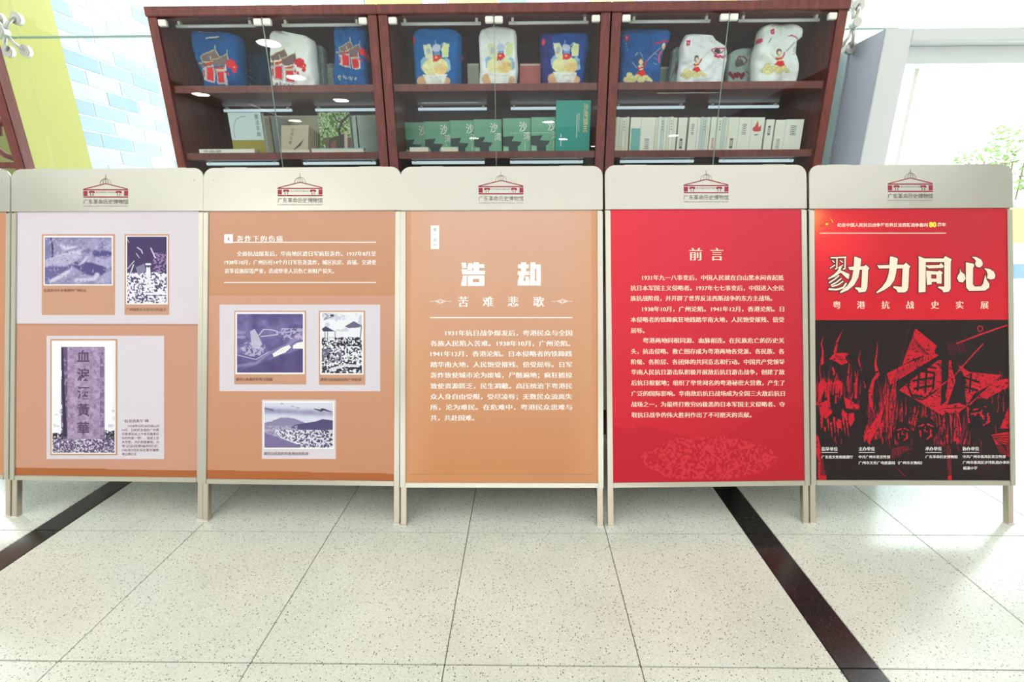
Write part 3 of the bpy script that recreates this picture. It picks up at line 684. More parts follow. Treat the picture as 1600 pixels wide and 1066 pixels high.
# beige fan of booklets
for k in range(7):
    a = P(430+k*6.6, 196+k*2.2, 2.66+.012*k); w_, h = .150, a[2]-Z2
    t = empty('booklet', (a[0]+.02, 2.66+.014*k, Z2))
    sk = .05+.02*k
    Tm = lambda x, y, z, sk=sk: (x+z*(.16+.0*sk)-.01, y, z)
    MB().box(0, w_-.012*k, 0, .003, 0, h, Tm).build('cover', M_BEI, t); MB().box(.002, w_-.012*k-.002, .0031, .008, .001, h-.002, Tm).build('page_block', M_PAGE, t)
    if k == 0:
        fn = lambda p, n: np.stack([p[:, 0]*w_+(1-p[:, 1])*h*.16-.01, np.full(len(p), -n), h*(1-p[:, 1])], 1)
        d = Decal(fn, .0005)
        for j, ch in enumerate('沙湾古镇'): d.glyph(ch, .42-.03*j, .16+j*.14, .12, song=False, bold=.0)
        for j in range(9): d.stroke([(.3+.05*j, .95-.03*j), (.42+.05*j, .88-.05*j)], .02)
        d.build('title_print', mat('sepia print', (96, 84, 66), .5), t)
    tag(t, 'front beige booklet with dark title in the fan, left cabinet' if k == 0 else '%s beige booklet behind the titled one in the fan' % ('first', 'second', 'third', 'fourth', 'fifth', 'rearmost')[k-1], 'booklet', 'fan of beige booklets')
# photo cover book
a = P(497, 176, 2.70); b_ = P(546, 176, 2.70); w_ = b_[0]-a[0]; h = a[2]-Z2
t = book(w_, h, .02, mat('grey cover', (150, 160, 150), .5))
g = Pic(0, 0, 48, 62, 2., (150, 180, 130)); n = g.noise(3, 3, 3); g.mix((n > .5)*1., (86, 122, 66)); n = g.noise(2, 9, 2); g.mix((n > .62)*1., (206, 222, 196))
g.stroke([(48, 4), (36, 14), (30, 26), (33, 44)], [3, 3.4, 3, 5], (70, 62, 60)); g.stroke([(24, 2), (28, 12), (36, 16)], 2.2, (70, 62, 60))
g.mix((g.Y > 36)*1.*(g.X > 6), (120, 104, 98)); g.poly([(14, 38), (40, 30), (40, 60), (10, 60)], (92, 86, 84)); g.poly([(16, 44), (24, 40), (22, 60), (12, 60)], (150, 96, 96)); g.poly([(38, 28), (43, 27), (40, 62), (35, 62)], (206, 186, 176)); g.mix((g.Y > 54)*1., (190, 206, 202))
uu, vv = np.meshgrid(np.linspace(-w_/2, w_/2, g.w), np.linspace(h, 0, g.h)); link('cover_photo', grid_mesh('cover_photo', np.stack([uu, np.full_like(uu, -.0104), vv], -1), g.a, M_VC), t)
t.location = ((a[0]+b_[0])/2, 2.70, Z2); tag(t, 'book with a green tree photograph on its cover, left cabinet', 'book')
# flat books at the shelf front
for x0, x1, dz, c, lab, yy_ in ((314, 400, .018, (226, 228, 216), 'white booklet with black lettering lying at left on the shelf', 2.60), (440, 485, .012, (232, 226, 214), 'thin cream booklet lying in front of the beige fan', 2.60), (488, 570, .02, (150, 206, 202), 'pale teal book lying under the tree photograph book', 2.61)):
    a = P(x0, 235, yy_); b_ = P(x1, 235, yy_); t = empty('flat_book', ((a[0]+b_[0])/2, yy_, Z2), label=lab, cat='book'); hw = (b_[0]-a[0])/2
    MB().box(-hw+.002, hw-.002, -.014, .018, .0015, dz-.0015).build('page_block', M_PAGE, t); MB().box(-hw, hw, -.0155, .02, dz-.0015, dz+.002).build('cover', mat('flat cover', c, .5), t)
    if x0 == 314:
        fn = lambda p, n: np.stack([p[:, 0], np.full(len(p), -.0156-n), p[:, 1]*-1.], 1)
        b = MB().box(-hw, hw, -.0155, -.0145, 0, dz-.0016).build('spine', mat('white spine', (232, 234, 224), .5), t)
        d = Decal(fn, .0004); d.text('书画册', -hw+.02, -hw+.12, -dz*.5, .014, song=False, bold=0); d.build('spine_print', M_DARK, t)
# white booklets, right cabinet
bcol = [mat('booklet '+n, c, .5) for n, c in (('white', (226, 230, 218)), ('ivory', (218, 222, 202)), ('mist', (198, 214, 212)), ('cream', (232, 234, 224)))]
M_TEALP = mat('soft teal print', (120, 184, 178), .5); M_REDP = mat('red print', (206, 70, 66), .5); M_INK2 = mat('grey ink print', (104, 108, 110), .5)
def booklet(wd, h, m):
    r = empty('booklet')
    MB().box(-wd/2, wd/2, 0, .0012, 0, h).build('cover', m, r); MB().box(-wd/2+.0006, wd/2-.0006, .0014, .13, .001, h-.002).build('page_block', M_PAGE, r)
    MB().box(-wd/2, -wd/2+.0005, .0013, .13, 0, h).build('side_cover', m, r); return r
xs = []
x = 959.
q = random.Random(4)
wide = {986: (17, 'teal'), 1003: (22, 'mark'), 1061: (14, 'seal'), 1078: (13, 'mark'), 1112: (12, 'redmark'), 1140: (16, 'seal'), 1156: (20, 'mark'), 1176: (20, 'fig'), 1198: (13, 'seal'), 1213: (16, 'mark'), 1229: (28, 'mark')}
wk = sorted(wide)
while x < 1256:
    nxt = [k for k in wk if abs(k-x) < 3.2]
    if nxt: wd, kind = wide[nxt[0]]; x = nxt[0]; wk.remove(nxt[0])
    else: wd, kind = q.choice([4.5, 5, 6]), 'plain'
    if x+wd > 1257: break
    xs.append((x, wd, kind)); x += wd
ORD = ('first', 'second', 'third', 'fourth', 'fifth', 'sixth', 'seventh', 'eighth', 'ninth', 'tenth', 'eleventh', 'twelfth', 'thirteenth')
last, cnt = 'cabinet post at its left end', 0
for i, (x, wd, kind) in enumerate(xs):
    top = 182.5 if x < 1195 else 181.5+ (5 if x < 1230 else 0)
    a = P(x, top, 2.625); b_ = P(x+wd, top, 2.625)
    bw_ = b_[0]-a[0]-.0012; h = a[2]-Z2-q.uniform(0, .004)
    o = booklet(bw_, h, bcol[q.choice([0, 0, 1, 2, 3]) if kind == 'plain' else 3]); o.location = ((a[0]+b_[0])/2, 2.625, Z2)
    fn = (lambda hw, hh: (lambda p, n: np.stack([p[:, 0]*hw*2-hw, np.full(len(p), -n), hh*(1-p[:, 1])], 1)))(bw_/2, h)
    lab = 'plain thin white booklet in the long row, right cabinet'; grp = 'thin white booklets in the right cabinet'
    if kind == 'teal':
        d = Decal(fn, .0004); d.rect(.1, .32, .95, .98); d.build('cover_block', M_TEALP, o); lab = 'booklet with a teal block on its cover, left in the white row'
    elif kind == 'fig':
        d = Decal(fn, .0004); d.poly([(.1, .32), (.3, .25), (.45, .1), (.6, .3), (.75, .22), (.8, .4), (.6, .42), (.3, .42), (.15, .4)]); d.build('red_figure_print', M_REDP, o)
        d = Decal(fn, .0004); d.rect(.3, .5, .6, .53); d.build('small_print', M_INK2, o); lab = 'booklet with a red figure on its cover in the white row'
    elif kind == 'plain':
        if i % 3 == 0:
            d = Decal(fn, .0004)
            for k in range(4): d.rect(.35, .1+.08*k, .6, .14+.08*k)
            d.build('spine_print', M_INK2, o); lab = 'thin white booklet with small spine lettering, right cabinet'; grp = 'thin white booklets with spine lettering'
    else:
        d = Decal(fn, .0004); z0 = .2 if i % 2 else .62
        if x == 1003: z0 = .62
        d.frame(.3, z0, .62, z0+.3, .05 if kind == 'seal' else .02)
        for k in range(4):
            d.stroke([(.36, z0+.05+k*.06), (.46+.02*k, z0+.07+k*.06), (.56, z0+.04+k*.06)], .025)
        d.build('cover_print', M_REDP if kind == 'redmark' else M_INK2, o)
        lab = {1003: 'wide white booklet with grey motif near its foot, right of the teal block booklet', 1061: 'white booklet with grey seal motif near the top, left half of the row', 1078: 'white booklet next to the seal motif booklet, left of door joint', 1112: 'white booklet with faint red motif just left of the door joint', 1140: 'white booklet with grey seal motif right of the door joint', 1156: 'wide white booklet with a low framed motif, left of the red figure', 1198: 'shorter white booklet with seal motif right of the red figure', 1213: 'shorter white booklet third from the right end of the row', 1229: 'widest white booklet at the right end of the row'}.get(x, 'white booklet with grey motif'); grp = None
    if kind == 'plain':
        lab = '%s thin white booklet %s right of the %s' % (ORD[cnt], 'with spine lettering' if i % 3 == 0 else 'with blank spine', last); cnt += 1
    else: last = {'teal': 'teal block booklet', 'fig': 'red figure booklet', 'redmark': 'faint red motif booklet'}.get(kind, {1003: 'low motif booklet', 1061: 'left seal booklet', 1078: 'booklet before the door joint', 1140: 'seal booklet past the door joint', 1156: 'wide low framed booklet', 1198: 'short seal booklet'}.get(x, 'short motif booklet')); cnt = 0
    tag(o, lab, 'booklet', 'white booklets in a row in the right cabinet')

# ------------------------------------------------------------------ lattice screen at left edge
t = empty('lattice_screen', (-2.748, 2.62, 0), label='dark red carved wooden lattice screen at the far left edge', cat='screen')
MB().box(-.03, .025, -.03, .03, 0, 2.42).build('post', M_WOOD, t, bevel=.004)
MB().box(-.75, -.70, -.03, .03, 0, 2.42).build('post', M_WOOD, t, bevel=.004)
for z in (1.60, 1.86, 2.25, 1.25, .9, .3): MB().box(-.699, -.031, -.014, .014, z-.016, z+.016).build('rail', M_WOOD, t, bevel=.003)
MB().box(-.699, -.031, -.014, .014, 2.38, 2.42).build('rail', M_WOOD, t, bevel=.003)
for z0 in (1.60, 1.26, .92, 1.88):
    for s, xc in ((1, -.12), (-1, -.46), (-1, -.29), (1, -.63)):
        pts = [(xc+s*(.085), 0, z0+.03), (xc+s*.03, 0, z0+.05), (xc-s*.03, 0, z0+.10), (xc-s*.02, 0, z0+.15), (xc+s*.03, 0, z0+.16), (xc+s*.04, 0, z0+.2), (xc+s*.085, 0, z0+.23)]
        pts = [(max(-.69, min(-.035, p[0])), 0, p[2]) for p in pts]
        MB().tube(pts, .015, 8, .8).build('cloud_scroll', M_WOOD, t, smooth=True)

# ------------------------------------------------------------------ outdoor display easel past the door
xe, ye, ze = P(1600, 262, 4.3)
t = empty('outdoor_display_board', (xe+.34, 4.3, 0), label='white framed display board outdoors with yellow and blue print, at right edge', cat='display board')
Te = lambda x, y, z: (x+.0, y+z*.2, z)
for s in (-1, 1): MB().box(s*.4-.025, s*.4+.025, 0, .03, 0, 1.62, Te).build('leg', M_PLASTIC, t, bevel=.003)
MB().box(-.37, .37, .001, .02, 1.40, 1.45, Te).build('rail', M_PLASTIC, t); MB().box(-.37, .37, .001, .02, .3, .34, Te).build('rail', M_PLASTIC, t)
MB().box(-.374, .374, .004, .012, .35, 1.39, Te).build('board', mat('white board', (236, 238, 242), .5), t)
MB().box(-.36, .36, .002, .0035, 1.05, 1.38, Te).build('yellow_print', mat('amber print', (240, 200, 90), .5), t)
MB().box(-.36, .36, .002, .0035, .72, .86, Te).build('blue_print', mat('blue print', (90, 120, 190), .5), t)

M_TAN.node_tree.nodes['Principled BSDF'].inputs['Base Color'].default_value = (*lin((196, 146, 120)), 1)
M_PALE = mat('pale grey print', (176, 172, 170), .5)
# ------------------------------------------------------------------ display stands with posters
SW, SL = .899, 1.601
stands = [(-2.814, 1.735, -.0137, .2875), (-1.9077, 1.7186, -.0137, .2875), (-1.0060, 1.6956, -.0140, .2907), (-.0999, 1.6795, .0039, .2945), (.8184, 1.6949, .0283, .2908), (1.7213, 1.7114, .0032, .2935)]
slab_ = ['steel framed display stand with a brown poster, cut off at the left edge', 'steel framed display stand with lavender and orange poster of a stone stele', 'steel framed display stand with orange poster and three purple photographs', 'steel framed display stand with plain orange poster, big white two-character title', 'steel framed display stand with plain red poster of white text', 'steel framed display stand with red and black title poster, at right']
def make_stand(i):
    X, Y, rz, t = stands[i]; st, ct = math.sin(t), math.cos(t)
    root = empty('display_stand', (X, Y, 0), rz, label=slab_[i], cat='display stand')
    Pn = lambda u, v, n: (u, v*st-n*ct, v*ct+n*st)
    def px(pp, n=0.):        # photo pixel on this poster -> stand coordinates
        d = ray(pp[:, 0], pp[:, 1]); o = np.array([0-X, 0-Y, HC]); c, s = math.cos(-rz), math.sin(-rz)
        rot = lambda a: np.stack([a[..., 0]*c-a[..., 1]*s, a[..., 0]*s+a[..., 1]*c, a[..., 2]], -1)
        d = rot(d); o = rot(o); nn = np.array([0, -ct, st])
        k = -(o@nn)/(d@nn); p = o+d*k[:, None]
        return p+nn*np.broadcast_to(n, len(p))[:, None]
    V0, V1, H = .198, 1.412, SW/2
    # legs, rails, header
    for s in (-1, 1):
        x = s*(H-.014)
        lg = MB().box(x-.0125, x+.0125, .0085, SL-.05, -.030, -.006, Pn).build('leg', M_LEG, root, bevel=.002)
        MB().box(x-.0135, x+.0135, 0, .0084, -.0315, -.0045, Pn).build('rubber_foot', M_RUB, lg)
        MB().box(min(s*H, s*(H-.024)), max(s*H, s*(H-.024)), V0-.022, V1-.012, -.0055, .0035, Pn).build('side_rail', M_RAIL, root, bevel=.002)
    MB().box(-H+.0245, H-.0245, V0-.022, V0, -.0055, .0035, Pn).build('bottom_rail', M_RAIL, root, bevel=.002)
    # poster panel
    MB().box(-H+.0245, H-.0245, V0+.0005, V1, -.0052, -.0015, Pn).build('backing_board', M_DARK, root)
    r = .045; hv0, hv1 = V1-.006, SL
    out = [(-H, hv0), (H, hv0)]+[(H-r+r*math.cos(a), hv1-r+r*math.sin(a)) for a in np.linspace(0, math.pi/2, 8)]+[(-H+r-r*math.cos(a), hv1-r+r*math.sin(a)) for a in np.linspace(math.pi/2, 0, 8)]
    hd = MB().prism(out, -.004, .0045, Pn).build('header_plate', M_STEEL, root, bevel=.0012)
    for s in (-1, 1):
        MB().box(s*.31-.052, s*.31+.052, SL-.02, SL+.006, -.03, -.0045, Pn).build('hinge_tab', M_STEEL, root, bevel=.002)
        MB().tube([Pn(s*.405, SL-.055, .0045), Pn(s*.405, SL-.055, .0062)], .0035, 8).build('screw', M_LEG, hd)
    # rear leaf of the A-frame
    r0 = Vector((0, SL*st+.012, SL*ct-.03)); f0 = Vector((0, .765, 0)); dv = (r0-f0); ln = dv.length; dv = dv/ln
    dn = Vector((0, dv.z, -dv.y))
    Pr = lambda u, v, n: (u, f0.y+dv.y*v+dn.y*n, f0.z+dv.z*v+dn.z*n+.0)
    for s in (-1, 1):
        x = s*(H-.03); lg = MB().box(x-.0125, x+.0125, .01, ln, -.012, .012, Pr).build('rear_leg', M_LEG, root, bevel=.002)
        MB().box(x-.0135, x+.0135, .0, .0098, -.0135, .0135, Pr).build('rubber_foot', M_RUB, lg)
    MB().box(-H+.05, H-.05, .25, ln-.05, -.003, .003, Pr).build('rear_board', mat('white rear board', (226, 224, 218), .5), root)
    # ---- printed sheet: painted background
    def sheet(res, paint, x0, x1, y0, y1):
        g = Pic(x0, y0, x1, y1, res, (0, 0, 0)); paint(g)
        uu = np.linspace(-H+.0246, H-.0246, g.w)[None].repeat(g.h, 0); vv = np.linspace(V1, V0+.0006, g.h)[:, None].repeat(g.w, 1)
        p = np.stack([uu, vv*st+.0014*ct, vv*ct-.0014*st], -1)
        return link('poster', grid_mesh('poster', p, g.a, M_VC), root)
    D = lambda n=1: Decal(px, -.0014+.0005*n)
    def photo(par, x0, y0, x1, y1, paint, lab=None, res=2., n=3):
        g = Pic(x0, y0, x1, y1, res, (150, 146, 178)); paint(g)
        pp = px(np.stack([g.X.ravel(), g.Y.ravel()], 1), -.0014+.0005*n).reshape(g.h, g.w, 3)
        return link('printed_photograph', grid_mesh('printed_photograph', pp, g.a, M_VC), par, lab)
    # museum emblem
    cx, cy = [(0, 0), (166.6, 287.3), (469.7, 285.2), (782.9, 282.4), (1102.6, 280.7), (1421.1, 278.5)][i]
    if i:
        def Q(p): return [(cx+(x-730)/17.77, cy+(y-240)/17.77) for x, y in p]
        d = Decal(px, .0047+.0003)
        d.poly(Q([(100, 400), (1350, 400), (1350, 432), (100, 432)])); d.stroke(Q([(120, 400), (735, 245), (1340, 395)]), 1.5)
        d.poly(Q([(110, 450), (225, 450), (225, 585), (110, 585)])); d.poly(Q([(1240, 445), (1350, 445), (1350, 585), (1240, 585)])); d.poly(Q([(110, 600), (1350, 600), (1350, 632), (110, 632)]))
        for c0 in (345, 1090):
            d.poly(Q([(c0-60, 448), (c0+60, 448), (c0+90, 480), (c0+80, 515), (c0+40, 510), (c0, 495), (c0-40, 510), (c0-80, 515), (c0-90, 480)]))
        d.build('emblem_print', M_LOGO, hd)
        d = Decal(px, .0047+.0006)
        for rr in (155, 75): d.stroke(Q([(730+rr*math.cos(a), 270-165*math.sin(a)) for a in np.linspace(0, math.pi, 13)]), .55)
        d.stroke(Q([(730, -10), (730, 235)]), .6)
        for c0 in (345, 1090):
            for s in (-30, 35): d.stroke(Q([(c0+s, 515), (c0+s, 590)]), 1.0)
        for k in range(9): d.glyph('東江縱隊紀念館址'[k % 8], cx+(490+58*k-730)/17.77, cy+(488-240)/17.77, 2.6, song=False, bold=0)
        d.build('emblem_lines', M_GREY, hd)
        d = Decal(px, .0047+.0009)
        d.text('广东革命历史博物馆', cx-35, cx+35, cy+28.4, 8.2, song=False, bold=.0)
        d.text('GUANGDONG MUSEUM OF REVOLUTIONARY HISTORY', cx-35, cx+35, cy+35.2, 2.2, song=False, bold=.0)
        d.build('museum_name', M_GREY, hd)
    if i == 0:
        sheet(.3, lambda g: g.mix(np.ones((g.h, g.w)), (196, 140, 108)), -290, 8, 331, 742)
    if i == 1:
        def paint(g):
            g.mix(g.Y < 507.5, (213, 204, 214)); g.mix(g.Y >= 507.5, (199, 150, 128)); g.mix((g.Y >= 507.5)*1., (192, 142, 122), .4)
            g.mix(np.abs(g.Y-508) < 1.2, (180, 134, 112)); g.mix(g.Y > 730.5+(g.X-20)/290*1., (168, 98, 54))
        po = sheet(1, paint, 20, 309, 331, 742)
        for q_ in ((64.9, 366, 179.2, 492.2), (194.4, 366, 264, 492.2),): d = D(1); d.rect(*q_); d.build('caption_card', M_TAN, po)
        for q_ in ((72.4, 524.9, 256.2, 717.6),): d = D(1); d.rect(*q_); d.build('caption_card', M_LAV, po)
        for q_ in ((78.5, 530, 183.2, 711.5),): d = D(2); d.rect(*q_); d.build('photo_mount', M_TAN, po)
        for q_ in ((68.3, 368.7, 176.6, 446.2), (197, 368.5, 262.2, 475.7), (81, 532.5, 180.6, 709.3),): d = D(3); d.rect(*q_); d.build('photo_border', M_WHITE, po)
        d = D(2); d.text('在轰炸中不幸罹难的广州民众', 68.5, 135, 454, 5.6, bold=.01, res=1); d.text('广州轰炸后无家可归的孩子', 197, 259.5, 484, 5.6, bold=.01, res=1); d.build('caption_text', M_INK, po)
        d = D(2); d.text('“血泪洒黄华”碑', 192, 232, 658, 5.6, bold=.012, res=1)
        for k, s in enumerate(['1938年5月28日和6月', '10日，日机轮次轰炸广州黄', '华路黄花岗上今黄华路黄华', '中约外新一带），造成上百', '人死伤，大片房屋被毁。为', '牢记这段惨痛的历史，', '1982年7月民众在黄华塘惨', '地立碑纪念']):
            x0 = 200 if k == 0 else 190.5; x1 = 213 if k == 7 else 248.3
            d.text(s, x0, x1, 665.9+k*6.28, 4.9, bold=.008, res=1)
        d.build('caption_text', M_INK, po)
        def ph_a(g):
            n = g.noise(10, 1); n2 = g.noise(3, 5); g.a[:] = np.array((148, 142, 182))+(n[..., None]-.5)*60
            g.mix((g.X < 82)*1., (112, 106, 156), .6); g.stroke([(80, 372), (83, 388), (82, 402)], 2.6, (66, 58, 112))
            def blob(p, w_, c): g.stroke(p, w_, c, 1, 3)
            blob([(70, 430), (90, 420), (108, 412)], [18, 22, 14], (104, 98, 150)); blob([(90, 404), (108, 398), (128, 394)], [8, 10, 8], (196, 192, 216))
            blob([(76, 410), (100, 408), (120, 402)], [12, 18, 12], (176, 170, 202)); blob([(120, 414), (140, 420), (158, 424)], [10, 20, 18], (84, 76, 130))
            blob([(150, 396), (166, 396), (174, 398)], [9, 8, 8], (82, 76, 132)); blob([(96, 384), (104, 388), (118, 386)], [4, 6, 3], (206, 202, 224))
            blob([(80, 440), (98, 430), (108, 424)], [5, 6, 5], (200, 194, 218)); blob([(120, 438), (134, 437), (148, 436), (152, 430)], [6, 6, 6, 8], (196, 190, 218))
            blob([(136, 402), (130, 410), (124, 414)], [3, 4, 2], (200, 196, 220)); blob([(130, 394), (138, 392)], [6, 7], (120, 110, 156)); blob([(152, 408), (168, 412), (176, 404)], [10, 12, 10], (168, 160, 200))
            blob([(160, 436), (172, 430)], [12, 14], (160, 156, 194)); g.mix(n2 > .68, (212, 208, 228), .5); g.mix(n2 < .3, (84, 78, 130), .5)
        def ph_b(g):
            g.a[:] = (70, 56, 100); n = g.noise(2.2, 8, 2); m = g.Y > 428+g.noise(12, 3)*12-8
            g.mix(m*(n > .46), (232, 228, 240)); g.mix(m*(n <= .46), (84, 72, 112)); g.mix((g.X > 240)*(g.Y > 395)*(g.Y < 425)*(n > .5), (150, 120, 170))
            for p, wd in (([(215, 387), (221, 391), (223, 396)], 1.6), ([(236, 388), (243, 403)], 1.8), ([(200, 420), (210, 408)], 1.2), ([(203, 430), (209, 414)], 1.8), ([(213, 396), (218, 403)], 1.), ([(199, 374), (202, 379)], .8)): g.stroke(p, wd, (216, 210, 230))
            g.poly([(212, 418), (226, 412), (228, 424), (216, 430)], (130, 122, 156)); g.stroke([(229, 413), (235, 413)], 3, (240, 236, 246)); g.stroke([(232, 419), (232, 431)], [6, 8], (232, 228, 240)); g.stroke([(232, 432), (234, 448)], [6, 3], (226, 222, 236)); g.ell(232, 416.5, 1.8, 1.8, (60, 50, 84))
            g.stroke([(228, 459), (260, 459)], 3, (228, 224, 238)); g.stroke([(229, 462), (260, 462)], 1, (70, 60, 100))
        def ph_c(g):
            g.a[:] = (236, 234, 244); n = g.noise(6, 2); n2 = g.noise(1.6, 4, 2)
            m = (g.X > 97.3)*(g.X < 163.8)*(g.Y > 542)
            g.a = np.where((m > 0)[..., None], np.array((158, 136, 172))+(n[..., None]-.5)*70+(n2[..., None]-.5)*40, g.a)
            g.mix((np.abs(g.X-101) < 5)*(g.Y > 542)*(n > .38), (86, 66, 104), .8); g.mix((np.abs(g.X-160) < 3.5)*(g.Y > 542)*(n > .5), (96, 80, 120), .7)
            gm = (g.Y > 668+g.noise(20, 5)*14)*(g.Y < 692); out = (g.X < 99)+(g.X > 163); g.mix(gm*(out > 0)*(n2 > .35), (48, 42, 66)); g.mix((g.Y > 686)*(n2 > .42), (92, 76, 112)); g.mix((g.Y > 686)*(n2 <= .42), (214, 206, 226))
            g.stroke([(98, 545), (99, 600), (102, 680)], [3, 4, 6], (58, 44, 74)); g.mix((g.Y > 640)*(g.Y < 668)*(out > 0)*(n > .6), (190, 186, 206), .7)
        photo(po, 70.2, 371.1, 174.7, 444.4, ph_a, n=5); photo(po, 198.9, 370, 260.6, 473.8, ph_b, n=5)
        ph = photo(po, 82.5, 534, 179.2, 707.5, ph_c, n=5)
        for ch, yc in zip('血淚洒黃華', (556.8, 585.5, 613.9, 640.4, 669)): d = D(7); d.glyph(ch, 130.8, yc, 21, song=False, bold=.018); d.build('inscription_character', M_PURP, po)
    if i == 2:
        def paint(g):
            t_ = ((g.Y-331)/130)[..., None]; g.a = np.where((g.Y < 461)[..., None], np.array((201, 152, 129))*(1-t_)+np.array((195, 142, 109))*t_, np.array((199, 148, 124))); t2 = np.clip((g.Y-461)/270, 0, 1)[..., None]; g.a = np.where((g.Y >= 461)[..., None], np.array((201, 152, 131))*(1-t2)+np.array((194, 138, 106))*t2, g.a)
            g.mix(np.abs(g.Y-461) < 1., (190, 136, 104)); g.mix(g.Y > 732.6+(g.X-319)/296*2.5, (170, 98, 54))
        po = sheet(1, paint, 321, 616, 329, 746)
        for q_ in ((342.8, 476, 594, 611.5), (409, 625, 524.6, 717.4),): d = D(1); d.rect(*q_); d.build('caption_card', M_LAV, po)
        for q_ in ((366, 485.7, 478.3, 600.8), (498.2, 485.7, 570.6, 601.5),): d = D(2); d.rect(*q_); d.build('caption_card', M_TAN, po)
        for q_ in ((368, 487.8, 476, 584.8), (500.4, 487.8, 568, 585.5), (412, 627.5, 522, 701.7), (350.5, 366.3, 364.2, 380.2),): d = D(4); d.rect(*q_); d.build('photo_border', M_WHITE, po)
        for q_ in ((364, 378, 587.5, 379.4), (350, 440.8, 587.5, 442.2),): d = D(3); d.rect(*q_); d.build('rule_line', M_WHITE, po)
        d = D(5); d.text('1', 356, 358.6, 373.4, 7, song=False, bold=0); d.build('number_print', M_TAN, po)
        for k, ch in enumerate('轰炸下的伤痛'): d = D(2); d.glyph(ch, 375.2+k*12.3, 373, 10.5, bold=.03); d.build('heading_character', M_WHITE, po)
        d = D(2); d.text('全面抗战爆发后，华南地区遭日军疯狂轰炸。1937年8月至', 370, 587.5, 396.5, 8.3, bold=.03); d.text('1938年10月，广州历经14个月日军狂轰滥炸，城区民房、商铺、交通要', 351, 587.5, 410, 8.3, bold=.03); d.text('道等设施损毁严重，造成惨重人员伤亡和财产损失。', 351, 522, 423.5, 8.3, bold=.03)
        d.build('body_text', M_WHITE, po)
        d = D(4); d.text('遭受日机轰炸的粤汉铁路', 368.5, 426, 593, 5.6, res=1); d.text('遭受日机轰炸后的广州街景', 500.5, 565, 593.4, 5.6, res=1); d.text('遭受日机轰炸的香港启德机场', 412.5, 482, 709, 5.6, res=1); d.build('caption_text', M_INK, po)
        def ph_a(g):
            n = g.noise(14, 1); n2 = g.noise(2.4, 5, 2); g.a[:] = np.array((104, 94, 146))+(n[..., None]-.5)*70
            g.mix((g.Y > 545+(472-g.X)*.35)*1., (72, 64, 112), .6); def_ = 0
            g.stroke([(371, 572), (400, 568), (420, 552), (450, 540), (474, 518)], [3, 5, 4, 6, 9], (160, 152, 192), .6, 3); g.stroke([(372, 555), (400, 562), (420, 550)], 1.2, (190, 184, 214))
            g.poly([(391, 518), (398, 514), (404, 524), (410, 538), (404, 546), (394, 544)], (178, 176, 200)); g.mix((np.hypot((g.X-396)/20, (g.Y-545)/12) < 1)*(n2 > .5), (190, 184, 212), .8)
            g.stroke([(405, 524), (412, 515), (422, 515), (434, 518), (434, 523), (408, 526)], 1.3, (206, 200, 224)); g.mix((g.X > 440)*(np.abs(g.Y-522) < 9)*(n2 > .48), (190, 182, 212), .8); g.stroke([(432, 520), (474, 517)], 2, (170, 160, 200))
            g.ell(377, 520, 7, 3, (140, 132, 176)); g.ell(377, 527, 7, 2.4, (150, 142, 184)); g.poly([(426, 553), (440, 544), (452, 539), (455, 543), (446, 551), (428, 558)], (240, 240, 236))
            for k in range(8): g.stroke([(429+k*3.2, 551-k*1.5), (431+k*3.2, 555-k*1.5)], .4, (120, 110, 130))
            g.poly([(458, 540), (464, 536), (474, 534), (474, 545), (458, 545)], (230, 232, 232))
        def ph_b(g):
            g.a[:] = (226, 228, 236); n = g.noise(2.2, 5, 2); n3 = g.noise(9, 8)
            g.mix((g.Y < 518)*(n3 > .58), (186, 186, 206), .7); g.mix((g.Y > 527)*(n > .5), (44, 42, 60)); g.mix((g.Y > 533)*(g.Y < 541)*(n > .4)*(g.X > 525), (30, 28, 44)); g.mix((g.X < 535)*(g.Y > 545)*(g.Y < 565)*(n3 > .45), (126, 118, 150), .7)
            g.poly([(503, 514), (509, 510), (524, 518), (505, 518)], (70, 66, 92)); g.poly([(539, 510), (553, 502), (566, 509), (560, 512), (545, 513)], (104, 98, 130))
            for x in (508, 512, 524): g.stroke([(x, 518), (x, 534)], .9, (60, 58, 80))
            g.stroke([(565, 510), (563, 530)], 1.4, (90, 90, 100)); g.stroke([(508, 490), (513, 494), (506, 500), (522, 494)], .9, (80, 78, 96)); g.ell(519, 493, 3, 1.6, (60, 60, 76)); g.stroke([(516, 578), (540, 571), (560, 572)], 4, (214, 212, 226)); g.stroke([(516, 582), (545, 578), (565, 574)], 1.4, (40, 38, 54))
        def ph_c(g):
            g.a[:] = (208, 210, 228); n = g.noise(2.0, 5, 2); n3 = g.noise(12, 8)
            cl = np.exp(-((g.Y-643-(g.X-440)*.04)/5)**2); g.mix(cl*(.4+n3*.7), (134, 128, 166)); g.mix(g.Y > 658+5*np.sin(g.X/15)+n3*4-2, (130, 122, 160), .9)
            g.poly([(460, 664), (478, 661), (492, 659), (504, 655), (521, 657), (521, 700), (500, 680), (470, 672), (455, 668)], (82, 74, 116)); g.mix((g.Y > 665)*(n > .5)*(g.X < 465), (190, 186, 208), .6)
            m = (g.Y > 672+(g.X-450)*.0)*(g.X > 430)*(g.Y < 700)*(g.Y < 676+(g.X-430)*.6); g.mix(m*(n > .5), (222, 222, 234), .9); g.mix(m*(n < .44), (58, 54, 88), .9)
            g.mix((g.X < 470)*(g.Y > 682+(g.X-430)*.35), (112, 100, 146), .8); g.stroke([(433, 677), (440, 684), (455, 690), (470, 694)], 1.2, (230, 230, 240)); g.mix((g.X > 496)*(g.Y > 690)*(n > .48), (216, 214, 230), .8)
